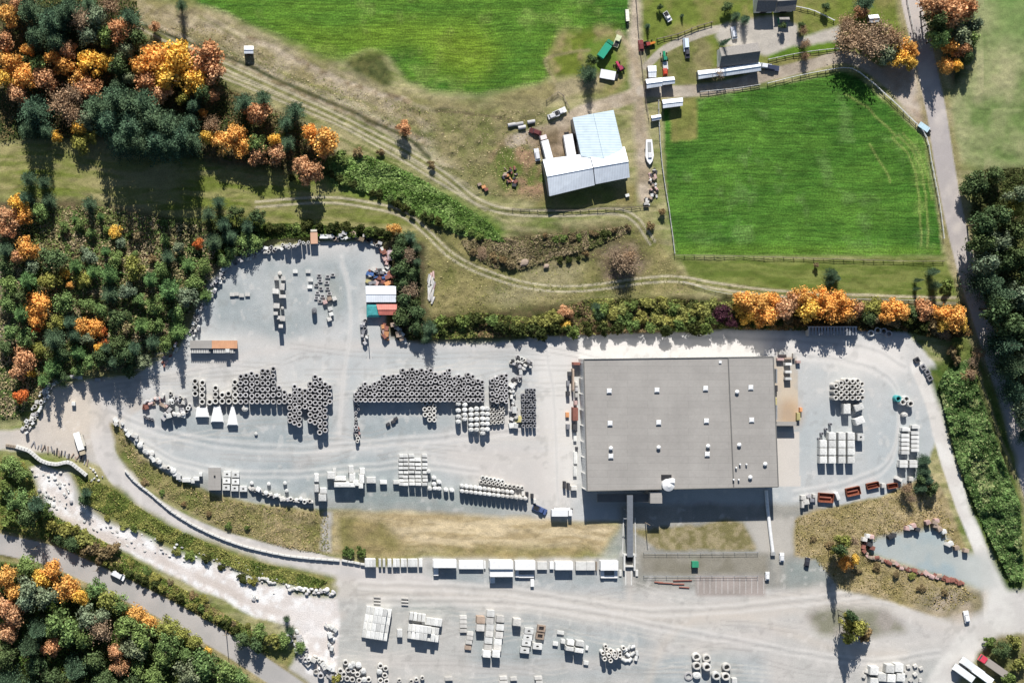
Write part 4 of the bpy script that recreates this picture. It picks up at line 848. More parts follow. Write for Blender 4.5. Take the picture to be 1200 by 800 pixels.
for X, t, b in [(95,170,405),(145,138,405),(200,140,405),(250,138,405),(303,118,405),(350,95,405),(402,100,405),(455,250,405),(508,318,405),(558,320,560),(603,266,600),(648,268,600),(700,305,450),(748,212,560),(795,172,600),(840,170,670),(888,240,670),(934,246,405)]:
    o = 3 if len(cols) % 2 else 0; cols.append((270+X/8, 420+t/8+o, 420+b/8+(o if b > 405 else 0), 3.3 if b > 560 else 2.6))
pipecols(cols, 7.2, 6.1, 2.6, GA, 'west pipe block')
cols = []
TOPB = [(417,462),(422.5,452),(428,450),(433.5,451),(439,450),(444.5,445),(450,441),(455.5,440),(461,441),(466.5,438),(472,434),(477.5,434),(483,433),(488.5,433),(494,434),(499.5,433),(505,434),(510.5,436),(516,441),(521.5,435),(527,434),(532.5,441),(538,441),(543.5,441),(549,439),(554.5,438.5),(560,446),(565.5,445)]
for i, (x, t) in enumerate(TOPB): cols.append((x, t+(2.6 if i % 2 else 0), 468.5))
pipecols(cols, 6.7, 5.6, 2.9, GB, 'long middle pipe block')
pipecols([(577,446,468),(582.5,443,470),(588,441,468),(593.5,440,470)], 6.6, 5.5, 2.7, GB, 'block right of the long one')
pipecols([(498,473,486),(503.5,472,492),(509,476,492)], 6, 5.5, 1.8, 'small pipes in front of the middle block', 'small cluster below long block', 'P')
# east pipes
pipecols([(980,452,466,3.5),(986.5,448.5,466,3.5),(993,446,466,3.5),(999.5,446.5,466,3.5),(1006,446,466,3.5),(1011,450,466,3)], 6.8, 6.0, 3.2, 'pipes standing on end east of the factory', 'east yard pipe block', 'P')
# small pipes: white grey
def grid(kind, x0, y0, dx, dy, nx_, ny_, w, d, h, tint, what, where, grp, rz=0, z0=0, skip=(), jit=.4, sk=(0,0)):
    for r in range(ny_):
        for c in range(nx_):
            if (c, r) in skip: continue
            put(kind, x0+c*dx+r*sk[0]+random.uniform(-jit,jit), y0+r*dy+c*sk[1]+random.uniform(-jit,jit), w, d, h*random.uniform(.96,1.04), tint, rz+random.uniform(-2,2), z0, grp,
                f'{what}, {od(c+1)} from left in {od(r+1)} row, {where}')
grid('ring', 577, 475, 4.6, 5.2, 4, 5, 4.6, 4.6, 1.6, 'P', 'small pale ring', 'ring patch right of the cones', 'small pale rings in the middle yard', sk=(-.6,-.5))
grid('pipe', 613.5, 457, 4.4, 6.0, 4, 8, 3.9, 4.6, 1.9, 'D', 'small dark grey pipe', 'rack beside the factory road', 'small dark pipes by the factory road', skip=((0,0),))
for x, ys in ((537.5,(473,481,488,494)),(545,(474,480,486,491)),(552.5,(480,485.5,491.5,498,503.5)),(559,(479,485,491,497.5,503.5)),(566,(478.5,484.5,490.5,496.5,503,507.5)),(571.5,(479,485,491,496.5,503))):
    for y in ys: put('disc', x, y, 6.2, 5.8, 2.6, 'W', 0, 0, 'white manhole cones below the long pipe block', None, 'white manhole cone')
# white covers over three tapering stacks
def taper(px, py, w0, w1, L, n, label):
    t = empty('tapered_stack', (*W(px, py, 2.0), 0), 0, label, 'slab stack', 'three tapering stacks in the west yard')
    for k in range(n):
        z = k*2.2/n; q = 1-.07*k
        MB().prism([(-w1/2*q*S,-L/2*S*q),(w1/2*q*S,-L/2*S*q),(w0/2*q*S,L/2*S*q),(-w0/2*q*S,L/2*S*q)], z, z+2.2/n*.82).build('slab', M['white'], t)
taper(237, 483, 13, 16, 12, 3, 'broad white tapering slab stack, leftmost of three below the pipes')
taper(254.5, 485, 9, 15, 20, 3, 'white tapering slab stack in the middle of three below the pipes')
taper(272.5, 487, 4, 13, 24, 3, 'narrow pointed white slab stack, rightmost of three below the pipes')
put('disc', 287, 478, 8, 8, 1.8, 'P', 0, 0, None, 'single pale cone right of the pointed white stack'); put('disc', 300, 508, 4, 4, .9, 'W', 0, 0, None, 'small white cone alone on the open gravel below the west pipes')
# square culverts and slabs in the east yard
GE = 'square white culverts in the east yard'
for ci, cx_ in enumerate((965.2, 975.7, 987, 997.8)):
    for r, cy_ in enumerate((511, 520, 529, 538.7)):
        if ci == 0 and r == 0: continue
        put('block', cx_, cy_, 8.3, 8.4, 2.5, 'W', 0, 0, GE, f'square white culvert, {od(ci+1)} column from left, {od(r+1)} row from top, east yard')
put('hole', 1009, 512, 8, 8, 3, 'W', 0, 0, None, 'square white chamber with round hole, standing right of the culvert grid')
for i, (x, y, w_, d_) in enumerate(((993,479,8,12),(1007,477,11,8),(1008,493,11,8))): put('block', x, y, w_, d_, 2.6, 'W', 20*(i > 0), 0, 'big white blocks below the east pipes', ('tall white block nearest below the east pipes','tilted white block at right below the east pipes','lower tilted white block above the square chamber')[i])
for i, (x, y) in enumerate(((961,514),(964,508),(969,503),(974,497),(962,520))): put('pipe', x, y, 3.4, 3.4, 1.5, 'D', 0, 0, 'small dark pipes at the culvert grid corner', None, 'small dark pipe')
for ci, cx_ in enumerate((1061, 1072.5)):
    for r, cy_ in enumerate((503,510,515,520,525,530,541,545.5)):
        put('slab', cx_-(r > 5)*2+(r == 0)*1, cy_-(ci*3 if r < 6 else 0), 9.4, 4.0, 1.8 if r not in (5,7) else 2.2, 'W', 0, 0, 'white slab stacks in two eastern rows', f'white slab stack, {"left" if ci == 0 else "right"} row, {od(r+1)} from top, near the exit road')
for i, (x, y, t) in enumerate(((1053,467,'T'),(1058.5,471,'P'),(1062.5,467.5,'W'),(1067.5,473,'P'))): put('ring', x, y, 8, 8, 2.6, t, 0, 0, 'large rings beside the exit road bend', ('teal-tinted ring','pale ring','white ring','grey-white ring')[i]+' standing at the bend of the gravel exit road')
put('disc', 1061, 486, 7, 6, 1.8, 'P', 0, 0, None, 'pale cone between the large rings and the eastern slab rows')
# holed chambers lower left
for i, (x, y) in enumerate(((266,555.5),(276,556),(265.5,563),(276,564),(265,571),(275,572),(285,572.5))): put('hole', x, y, 8.6, 6.4, 1.9, 'W', 0, 0, 'white holed chambers by the flat container', None, 'white holed chamber')
# bottom rows of blocks, panels --------------------------------------------------------------------
for i, (x, w_) in enumerate(((430,4),(434,4),(438,4),(445.3,2.6),(450,2.6),(456.5,4),(462.5,3.4),(466.5,3.4),(471.5,3),(475,3),(480,3.6),(484,3.6),(487.5,3),(493,3.6))):
    put('block', x, 659.5, w_*1.12, 9.5, 1.4 if i > 2 else 2.4, 'W', 0, 0, 'short row of upright white blocks', f'narrow white block, {od(i+1)} from left in the row along the lower road')
def panels(name, label, rects):
    """stack of wall panels; rects: px x0,y0,x1,y1, height, tint"""
    cx_ = sum((r[0]+r[2])/2 for r in rects)/len(rects); cy_ = sum((r[1]+r[3])/2 for r in rects)/len(rects)
    bx, by = W(cx_, cy_, 1.5); t = empty('panel_stack', (bx, by, 0), 0, label, 'panel stack', 'stacked wall panels along the lower gravel road')
    for x0, y0, x1, y1, h, m in rects:
        a = W(x0, y1, h); b = W(x1, y0, h); n = max(2, int(h/.45))
        for k in range(n):
            j = random.uniform(-.06, .06)
            MB().box(a[0]-bx+j, a[1]-by, h*k/n, b[0]-bx+j, b[1]-by, h*(k+.86)/n).build('panel', M[m], t)
panels('p', 'white panel stack with an L-shaped lower step, leftmost by the lower road', [(508,656,535,665,3.4,'white'),(508.3,665.1,514,674,1.4,'white'),(514.2,665.1,520,673.5,1.2,'concd')])
panels('p', 'plain white panel stack, second from the left along the lower road', [(538,656.5,566.5,666.3,1.5,'white'),(567.5,657,569,666,1,'white')])
panels('p', 'deep two-row white panel stack with blue-shaded end, widest by the lower road', [(574.5,657,601.5,666.5,4.2,'white'),(574.5,666.8,601.5,675.5,3.4,'white'),(574.6,676,580,683,1.4,'white')])
panels('p', 'white panel stack with raised frame ends, right of the widest stack', [(604,657,627.5,667.5,3,'white'),(604,668,608,676,1.2,'white'),(608.2,673,626,676.5,1.1,'white'),(622,678,626,687,1.1,'white')])
panels('p', 'small greyish panel stack between two larger white stacks', [(630,658,641.5,667,1.3,'conc')]); panels('p', 'tiny upright white panel stack beside the small greyish one', [(644.5,658,649,666.5,1.2,'white')])
panels('p', 'white panel stack with a pointed shadow, left of the beige one', [(651,658,671.5,667.5,3,'white')])
panels('p', 'beige panel stack in two halves, second from the hopper', [(675,658,687.5,667.8,1.5,'conc'),(687.8,658,697.5,667.8,1.5,'conc'),(698.5,658,700,668,1.5,'wood')])
panels('p', 'white panel stack nearest the conveyor hopper', [(704,657,724.5,668,3,'white'),(704,668.3,708,677,1.3,'white'),(708.2,674,720,677,1.1,'white'),(720.2,668.3,724,677,1.3,'white')])
def bigstack(where, grp, ox, oy, ux, uy, vx, vy, nx_, ny_, tiers, hz, w_, d_, rz, miss=()):
    for k in range(tiers):
        for r in range(ny_):
            for c in range(nx_):
                if k > 0 and (c < k or c >= nx_-k+1 or r < 0): continue
                if (c, r, k) in miss: continue
                z = (k+1)*hz; px = ox+ux*c+vx*r; py = oy+uy*c+vy*r
                put('block', px, py, w_, d_, hz*.94, 'W', rz, k*hz, grp, f'white block, {od(c+1)} from left, {od(r+1)} row, {("bottom","middle","top")[k]} tier, {where}')
bigstack('large western stack', 'white blocks of the large western stack', 431.5, 714.6, 4.9, .75, -1.55, 9.2, 6, 4, 3, 1.35, 5.1, 9.2, -8)
bigstack('stepped eastern stack', 'white blocks of the stepped eastern stack', 497.5, 727, 4.5, .6, -1.0, 9, 5, 1, 2, 1.3, 4.6, 8.6, -8)
bigstack('stepped stack main rows', 'white blocks of the stepped eastern stack', 480.5, 735.2, 4.5, .6, -.4, 8.6, 8, 2, 3, 1.3, 4.6, 8.4, -8, ((5,1,2),(6,0,2),(7,1,0)))
for i in range(4): put('block', 482+4.8*i, 722+.7*i, 4.2, 9, 1.5, 'W', -8, 0, 'four white blocks between the two big stacks', f'white block between the two big stacks, {od(i+1)} from left of four')
put('block', 468.5, 742, 6, 9, 1.6, 'W', 0, 0, None, 'single white block standing between the two large white stacks')
for i, (x, y) in enumerate(((442,703),(474.5,704.5))):
    for k in range(3): put('block', x, y-3.5+k*3.6, 8, 1.3, .6, 'P', -3, 0, 'thin pale beams on the darker patch', f'thin pale beam, {od(k+1)} of three above the {("western","stepped")[i]} white stack')
rows = [(575,718.5),(574,727),(574,734.5),(573.5,742),(572.5,750),(571.8,758.5),(570.5,766)]
for i, (x, y) in enumerate(rows): put('slab', x, y, 9, 7.4, 1.4 if i < 6 else 2.4, 'P' if i % 2 else 'W', -5, 0, 'pale slab stacks in the two long rows', f'pale slab stack, {od(i+1)} from top in the left of two long rows')
for i, (x, y) in enumerate([(586.3,725),(586,734.5),(585,743.5),(583.5,751.5),(583,758.5),(581.5,766)]): put('slab', x, y, 9, 7.4, 1.4 if i < 5 else 2.4, 'P' if i % 2 == 0 else 'W', -5, 0, 'pale slab stacks in the two long rows', f'pale slab stack, {od(i+1)} from top in the right of two long rows')
for i, (x, y) in enumerate([(543,723),(543,728),(543,733),(543,738.5)]): put('slab', x, y, 8, 4.4, .9, 'P', 0, 0, 'low slab piles left of the long rows', f'low pale slab pile, {od(i+1)} from top, upper short row')
for i, (x, y) in enumerate([(551,742),(550.5,747),(549.5,752),(548.5,758.5)]): put('slab', x, y, 7.4, 4.6, .9, 'P' if i < 3 else 'N', -6, 0, 'low slab piles left of the long rows', f'low pale slab pile, {od(i+1)} from top, lower short row')
for i, (x, y) in enumerate([(563.5,726),(563,735)]): put('slab', x, y, 9.5, 8, 2.2, 'N' if i == 0 else 'P', -2, 0, 'slab stacks left of the long rows', ('beige slab stack, upper of two left of the long rows','pale slab stack, lower of two left of the long rows')[i])
put('block', 606, 729, 9, 8.5, 2.4, 'P', -5, 0, None, 'tall pale block above the holed chambers in the lower yard')
for x, y in ((620,739),(618.5,746.5),(617,753),(615,761.5),(630,757)): put('hole', x, y, 10.5, 6.8, 1.6, 'W', -6, 0, 'white holed chambers in the lower yard', None, 'flat white holed chamber')
for x, y in ((634.5,736),(633,745)): put('frame', x, y, 9.5, 7.6, 1.2, 'N', -8, 0, 'beige frames in the lower yard', None, 'beige open square collar')
for x, y, w_, d_, h in ((669,753,8,5.5,2.4),(680,754,9.5,6,2.6),(668,760,9,4.5,2.8),(679,762,10,5,2.8),(687,776.5,5.5,4.5,.9),(657,741,8,4,.8),(660,751.5,4.5,4.5,1.6),(651,754,6,4.5,1),(688,759,3,5,.8)): put('block', x, y, w_, d_, h, 'W', -8, 0, None, None, 'white concrete block')
for x, y in ((707,765),(711,761),(710,757),(716,762),(721,765),(714,768),(720,768),(727,768),(709,772),(716,774),(727,764),(731,759),(722,770)): put('pipe', x, y, 5.2, 5.2, 3.0 if y > 763 else 1.4, 'P', 0, 0, 'pale pipes in the leaning cluster', None, 'pale short pipe')
for x, y, a in ((733,762,30),(738,758,60),(742,758,20),(736,767,140),(739,773,50),(746,771,80),(735,774,10),(731,773,150),(747,765,100),(742,766,40)): put('lying', x, y, 5.5, 4, 1.1, 'W', a, 0, 'short pipes lying about', None, 'short pipe lying down')
GR_ = 'big concrete rings in the lower yard'
for x, y, h, t in ((816.5,769.5,1.6,'P'),(828.5,771,1.2,'P'),(817,780,2,'P'),(829,781.5,3,'P'),(852,781.5,2,'P'),(840,792,2.6,'W'),(851,792.5,2.4,'P'),(807,792,.5,'G')): put('ring', x, y, 10, 9.6, h, t, 0, 0, GR_, None, 'big concrete ring')
put('disc', 817, 791, 9.6, 8.6, 1.2, 'W', 0, 0, None, 'round white lid among the big concrete rings'); put('block', 861, 798, 6, 7, 1.6, 'W', 0, 0, None, 'white block at the bottom edge right of the big rings')
for i, (x, y) in enumerate(((405,776),(408,785),(403,790),(414,786),(407,795),(419,790),(413,796),(424,787),(421,797),(432,796),(446,780),(452,783),(451,791),(446,797),(453,798),(399,786),(399,795))): put('ring', x, y, 6.6, 6.6, 1.6, 'P', 0, 0, 'rings in the bottom-left heap', None, 'concrete ring')
for x, y in ((414,778.5),(420.5,779.5),(426,786.5),(445,787),(427,796.5),(411,780.5)): put('disc', x, y, 7, 6.6, 1.7, 'W', 0, 0, 'white cones in the bottom-left heap', None, 'white manhole cone')
for x, y in ((482,798),(488,796),(495,794),(468,797)): put('ring', x, y, 5, 5, 1.2, 'P', 0, 0, 'rings at the bottom edge', None, 'small pale ring at the bottom edge')
for x, y, w_ in ((526,795,9),(590,794,9),(602,795,8),(631,794,9),(590,799,10),(632,799,8)): put('slab', x, y, w_, 4, 1.1, 'P', 3, 0, 'slab piles at the bottom edge', None, 'bottom-edge slab pile')
for x, y in ((1025,786),(1043.5,783.5),(1054,782.5),(1034,793.5),(1045,794.5),(1056,793.5),(1025,799)): put('block', x, y, 9.8, 9.4, 2.5, 'W', -4, 0, 'square white culverts in the bottom right', None, 'square white culvert')
for x, y in ((1065,781),(1073,780),(1080,783),(1068,797),(1079,797),(1062,788),(1073,790),(1013,792),(1016,786)): put('block', x, y, 4.5, 3.5, .9, 'P', random.uniform(0,90), 0, 'small pale blocks in the bottom right', None, 'small pale concrete block')
# the grid of white slabs and the row of white discs south of the yard
for r, y in enumerate((534,538.5,543.5,548,553,558,562.5,567)):
    for c, (x, w_) in enumerate(((470,4.6),(475.5,5.4),(482.5,6.2),(490,6.4),(498,5.8))):
        if c == 3 and r == 0: continue
        put('slab', x+random.uniform(-.4,.4), y+random.uniform(-.3,.3), w_*1.05, 3.2, 1.6 if r < 7 else 2.4, 'W', random.uniform(-3,3), 0, 'white slab stacks in the tight grid', f'small white slab stack, {od(c+1)} from left in {od(r+1)} row of the tight grid')
for x, y in ((509,560),(502.5,552.5),(504,572.5),(509,567),(515,572.5),(515,565),(523,574),(530,574.5),(510,572)): put('disc', x, y, 5.6, 5.2, 2, 'W', 0, 0, 'white cones right of the slab grid', None, 'white manhole cone')
for i in range(15): put('disc', 542+5.3*i, 575.5+.62*i, 5.2, 5, 2.6, 'W' if i < 9 else 'P', 0, 0, 'white discs in the long double row', f'white cone, {od(i+1)} from left in the front disc row')
for i in range(12): put('disc', 542+5.3*i, 569.5+.65*i, 5.2, 5, 2.2, 'W' if i < 6 else 'P', 0, 0, 'white discs in the long double row', f'white cone, {od(i+1)} from left in the second disc row')
for i in range(11): put('ring', 564+4.8*i, 564.5+.7*i, 4.6, 4.6, 1.6, 'P', 0, 0, 'pale rings behind the disc rows', f'small pale ring, {od(i+1)} from left, third row behind the white discs')
for i in range(6): put('ring', 566+4.6*i, 559.5+.9*i, 4.6, 4.6, 1.3, 'W', 0, 0, 'pale rings behind the disc rows', f'small white ring, {od(i+1)} from left, rearmost row behind the discs')
for x, y, t in ((618,579,'K'),(624,581,'K'),(613,578,'P'),(627,587,'P')): put('block', x, y, 3, 5, 1.4, t, 0, 0, None, None, 'small crate' if t == 'K' else 'small pale block')
for x, y, w_, d_, h in ((392,553.5,4,9,1.6),(398,560.5,15,5,2),(404,568,24,5,3.4),(411.5,550,6,8,2.4),(413,559.5,7,10,3),(417,566,7,6,3.2),(424.5,552,6,7,2.4),(424,561,6,10,3),(423,569,5,6,3.2),(435,562.5,11,7,2),(449.5,565,8,4,1.6),(465,565,8,4,1.6)): put('block', x, y, w_, d_, h, 'W', 0, 0, 'tall white slabs in the south-west of the yard', None, 'white concrete slab')
for x, y, w_, d_, h in ((378,601,9,8,3.4),(379,593,8,6,3),(388,575,9,8,2.4),(371,590,5,9,3),(371,578,5,9,3)): put('block', x, y-18, w_, d_, h, 'W', 0, 0, None, None, 'tall white block')
# random scrap along the perimeter
def scrap(pts, n, mix, size, h, off, grp, desc=None, tints='WWPPG'):
    P = smooth(pts, 10); L = [0]
    for a, b in zip(P[:-1], P[1:]): L.append(L[-1]+math.hypot(b[0]-a[0], b[1]-a[1]))
    for i in range(n):
        q = L[-1]*(i+random.uniform(.25,.75))/n; k = max(j for j in range(len(L)) if L[j] <= q); k = min(k, len(P)-2)
        t = (q-L[k])/max(1e-6, L[k+1]-L[k]); x = P[k][0]+(P[k+1][0]-P[k][0])*t; y = P[k][1]+(P[k+1][1]-P[k][1])*t
        dx, dy = P[k+1][0]-P[k][0], P[k+1][1]-P[k][1]; l = math.hypot(dx, dy); o = random.uniform(-off, off)
        kind = random.choice(mix); s1 = random.uniform(*size); tn = random.choice(tints)
        s2 = s1*random.uniform(.6,1) if kind in ('block','slab','rock','lying','hole') else s1
        if kind == 'rock': tn = random.choice('WPPG')
        put(kind, x-dy/l*o, y+dx/l*o, s1, s2, random.uniform(*h), tn, random.uniform(-30,30)+math.degrees(math.atan2(-dy,dx)), 0, grp, None, (desc or {'W':'white ','P':'pale ','G':'grey '}.get(tn,'')+CT[kind]) if tn in 'WPG' else {'D':'dark grey ','R':'rust-red ','B':'blue ','O':'orange ','K':'black ','Y':'tan ','X':'pink ','N':'brown ','T':'teal ','E':'yellow '}[tn]+CT[kind])
scrap([(28,506),(40,484),(48,468),(60,452)], 34, ['block','ring','hole','block','rock'], (3,5.5), (.8,2), 5, 'scrap round the west bend')
scrap([(52,462),(64,448),(78,442),(96,441)], 12, ['block','slab'], (4,7), (.5,1), 1.5, 'scrap round the west bend')
put('block', 114.5, 445, 7, 4.5, 1, 'G', 0, 0, None, 'single grey-white block in tree shade at the yard neck'); put('block', 86, 473, 4.5, 4.5, 1.2, 'W', 0, 0, None, 'single small white block on the pinkish gravel')
scrap([(134,492),(146,502),(156,512),(164,520)], 15, ['block','slab','rock'], (3.5,6.5), (.8,2), 3, 'white stock down the inner curve', None, 'WWWP')
scrap([(164,520),(176,532),(186,542),(200,552),(212,562)], 17, ['disc','ring','block'], (4.5,7), (1,2.2), 2.2, 'white stock down the inner curve', None, 'WWWP')
for x, y, w_, d_ in ((218.5,562.5,10,4.5),(209,559,5,6),(230,561,7,4),(235,556,4,4),(226,564,4,4)): put('block', x, y, w_, d_, 1.6, 'W', 0, 0, None, None, 'white concrete block')
scrap([(224,393),(232,374),(244,350),(254,332),(262,318)], 44, ['block','ring','hole','rock','block','pipe'], (3,5), (.8,2), 5, 'scrap along the upper yard', None, 'WWPPGGD')
scrap([(262,318),(275,306),(290,301),(305,294),(322,291)], 30, ['block','ring','hole','slab'], (3.2,5.5), (.8,2), 3.5, 'scrap along the upper yard', None, 'WWPGGD')
scrap([(322,291),(340,287),(362,283)], 14, ['pipe','pipe','block'], (3,4.2), (1.8,3.6), 2.5, 'scrap along the upper yard', None, 'WPG')
scrap([(385,278),(410,276),(432,280),(448,288)], 26, ['block','slab','ring','block'], (3.5,7), (.8,2.2), 4, 'scrap along the upper yard', None, 'WPGKYN')
scrap([(448,290),(453,302),(452,316)], 12, ['block','slab'], (3.5,6), (1,2), 2.5, 'clutter above the white shed', None, 'XNRKP')
scrap([(432,318),(448,322),(462,318)], 34, ['block','slab','lying'], (3.2,6.5), (.8,2), 5, 'clutter above the white shed', None, 'RROXWBDKXP')
scrap([(430,331),(460,331)], 12, ['block','slab'], (3.5,7), (.8,1.6), 1.5, 'clutter above the white shed', None, 'XRDEEO')
scrap([(428,375),(426,390),(430,402)], 16, ['block','ring','slab'], (3,5), (.8,1.8), 3, 'clutter below the red shed', None, 'WGDK')
scrap([(450,380),(453,398)], 12, ['block','slab'], (4,8), (.8,1.8), 2.5, 'clutter below the red shed', None, 'OORNX')
scrap([(462,378),(468,390),(474,402)], 14, ['block','slab'], (4,7), (.8,2), 3, 'clutter below the red shed', None, 'PWKNP')
scrap([(208,402),(196,418),(190,428)], 12, ['block','lying'], (3,5.5), (.6,1.2), 4, 'clutter by the shaded wood edge', None, 'GXRPW')
scrap([(168,475),(176,472),(186,470),(196,474)], 18, ['block','lying','frame'], (3,6), (.6,1.4), 4, 'mixed clutter left of the pipes', None, 'XXNKGR')
scrap([(168,488),(180,492)], 8, ['pipe'], (2.6,3.4), (1,1.8), 1.2, 'mixed clutter left of the pipes', None, 'D')
scrap([(192,470),(202,464),(214,472),(222,480)], 26, ['lying','ring','block','pipe'], (3,6), (.8,2.2), 8, 'mixed clutter left of the pipes', None, 'WPGD')
scrap([(190,490),(204,482),(216,490)], 9, ['block','disc'], (4,7), (1.4,2.8), 4, 'mixed clutter left of the pipes', None, 'WPG')
scrap([(292,570),(310,578),(330,583),(350,585),(368,588)], 24, ['disc','block','ring'], (3.5,5.5), (1,2.6), 1.8, 'white stock on the south rim', None, 'WPPG')
for x, y in ((295,566),(315,567),(334,566),(336,575)): put('disc', x, y, 4.4, 4.4, 1.2, 'W', 0, 0, None, None, 'white manhole cone')
scrap([(418,458),(419,480),(417,505),(419,518)], 18, ['pipe','ring'], (3,5), (1,2), 2, 'pipes down the left end of the long block', None, 'GDP')
for x, y, t in ((419,502,'R'),(420,508,'X'),(455,497,'K'),(461,494,'K'),(464,490.5,'K')): put('block', x, y, 4.5, 3.5, 1.1, t, 30, 0, None, None, {'R':'rust-red crate','X':'pink crate','K':'black crate'}[t])
scrap([(598,424),(608,428),(612,436),(603,450),(602,470),(602,500)], 44, ['block','ring','disc','slab'], (3,5.5), (.8,2), 3.4, 'mixed stock right of the pipe block', None, 'WWPGK')
scrap([(605,420),(624,428)], 12, ['ring','block'], (3,5), (.8,1.8), 4, 'mixed stock right of the pipe block', None, 'WPGK')
put('slab', 608, 491, 9, 7, 1.2, 'E', 0, 0, None, 'tan slab stack beside the dark pipe rack'); put('slab', 601, 498, 9, 6, 1.2, 'W', 8, 0, None, 'white slab stack below the tan slab stack'); put('slab', 603, 480, 5, 8, 2.4, 'W', 0, 0, None, 'tall white slab stack above the tan slab stack')
for x, y, w_, d_, h, k in ((328,320,5,5,1,'disc'),(324,326,5,4.5,2,'slab'),(332,326,5,5,2,'slab'),(331,336,5,8,2.4,'block'),(323,341,7,6,3.2,'slab'),(331,347,8,4,2.2,'slab'),(324,358,7,6,3,'slab'),(331,361,4,4,2,'disc'),(323,367,5,4,3.2,'slab'),(327,372,5,4,2.6,'slab'),(331,373,6,6,2.6,'slab'),(329,382,5,4,3.6,'slab')): put(k, x, y, w_, d_, h, 'P', random.uniform(-5,5), 0, 'slab piles in the upper yard column', None, 'pale slab pile' if k != 'disc' else 'pale cone')
for x, y in ((346,318),(361,318),(364,328),(363,336),(272,345),(277,344.5),(283,346),(290,345)): put('slab', x, y, 5.5, 4, .8, 'W' if y < 340 else 'P', 0, 0, None, None, 'low white slab pile')
for x, y in ((374,323),(384,324),(375,329),(383,331),(371,334),(376,338),(384,338),(372,343),(378,347),(386,344),(371,349),(375,353),(390,322)): put('frame', x, y, 5.5, 3.6, .6, 'G', 0, 0, 'low grey frames in the upper yard', None, 'low grey collar')
for x, y, t in ((381,354,'X'),(386,350,'N'),(392,350,'P'),(387,362,'W'),(388,368,'W'),(386,374,'P')): put('block', x, y, 5, 4.5, 1.2, t, 20, 0, None, None, {'X':'pink block','N':'brown block','P':'pale block','W':'white block'}[t])
put('disc', 368.5, 364, 6, 8, 2.4, 'D', 0, 0, None, 'dark grey cone standing alone in the upper yard')
for i in range(18):
    px, py = 504+random.uniform(-3.5,5), 322+i*1.75; put('lying', px, py, 9, 2.4, .6, random.choice('XPGW'), 80+random.uniform(-14,14), 0, 'pale posts heaped on the meadow', None, 'pale fence post')
# red-brown row and items of the east pocket
scrap([(1012,634),(1018,650),(1040,657),(1060,665),(1085,672),(1108,678),(1128,683)], 50, ['slab','block','lying','lying'], (3,6), (.4,.9), 1.8, 'rust-red steel forms along the pocket', None, 'RRNNXR')
for x, y, t in ((1044,629,'K'),(1048,627,'K'),(1064,619,'X'),(1068,618,'P'),(1071,616,'X'),(1076,620,'K'),(1097,616,'N'),(1102,620,'N'),(1107,623,'W'),(1115,637,'W'),(1112,638,'P'),(1122,642,'N'),(1133,645,'N'),(1018,628,'W'),(1014,632,'P'),(1022,629,'X'),(1023,642,'R'),(1020,638,'K'),(1088,612,'X'),(1096,612,'N'),(1098,610,'X')): put('block', x, y, 5.5, 4.6, 1.6, t, random.uniform(-30,30), 0, 'junk round the grey gravel pocket', None, {'K':'black crate','X':'pinkish crate','P':'pale block','N':'brown crate','W':'white block','R':'rust-red crate'}[t])
for x, y, w_, d_, rz in ((968,583,17,10,-4),(1000,575.5,16,9,12),(1023,568.5,14,6,12),(1046,569,11,5,10)):
    t = empty('skip', (*W(x, y, 1), 0), math.radians(rz)); autolab(t, 'rust-red open steel skip', x, y, 'rust-red skips on the yard rim', 'skip'); a, b = w_*S/2, d_*S/2
    MB().box(-a,-b,0,a,b,.15).build('floor', M['rust'], t); MB().box(-a,b,0,a,b+.12,1.3).box(-a,-b-.12,0,a,-b,1.3).box(-a-.12,-b,0,-a,b,1.3).box(a,-b,0,a+.12,b,1.3).build('side', M['rust'], t); MB().box(-a*.9,-b*.2,.15,a*.8,b*.3,.8,0,.2).build('load', M['red'], t)
for x, y, w_, d_, rz, tt in ((982,581.5,4,9,20,'W'),(1036,569,5,5,0,'P'),(1054,561,8,4,-30,'P'),(1068,561,5,5,0,'P'),(942,583,6,5,0,'P'),(948,581,5,4,30,'G'),(945,588,7,6,10,'P'),(952,586,5,4,0,'D'),(955,581,4,4,0,'P'),(941,591,3,8,0,'P')): put('block', x, y, w_, d_, 1.6, tt, rz, 0, None, None, 'pale block' if tt != 'D' else 'dark block')
for x, y, l in ((772,682,10),(780,683,18),(795,684,14),(802,688,12),(800,680,22)): put('lying', x, y, l, 1.6, .4, 'R', random.uniform(-4,4), 0, 'rust-red steel beams on the gravel', None, 'rust-red steel beam')
# boulders
scrap([(334,686),(345,691),(358,693),(372,694),(392,694)], 30, ['rock'], (4,8), (.8,1.8), 3.5, 'boulders on the road corner', None, 'P')
scrap([(304,676),(312,680),(322,684)], 9, ['rock'], (3.5,7), (.8,1.6), 2, 'boulders on the road corner', None, 'W')
scrap([(342,742),(352,762),(366,775),(380,786),(392,790)], 56, ['rock','frame','block','ring'], (3.5,7.5), (.8,2), 7.5, 'pale boulder heap in the lower left', None, 'WPG')
scrap([(384,729),(390,742),(388,752),(386,764)], 18, ['rock','block','rock'], (4,7), (.8,1.8), 4, 'pale boulder heap in the lower left', None, 'WP')
scrap([(296,698),(300,703)], 4, ['rock'], (4,6), (.8,1.4), 2, 'boulders on the road corner', None, 'W')
scrap([(36,552),(60,556),(80,572),(70,590),(45,575)], 36, ['rock'], (2.5,5.5), (.4,1.1), 7, 'white boulders in the rubble', None, 'W')
scrap([(90,606),(130,622),(180,640),(230,652),(290,668),(330,690)], 60, ['rock'], (2,4.6), (.3,.9), 9, 'white boulders in the rubble', None, 'W')
scrap([(104,548),(112,556),(118,560),(106,564)], 8, ['rock'], (2.5,4.5), (.5,1), 3, 'boulders beside the access road', None, 'W')
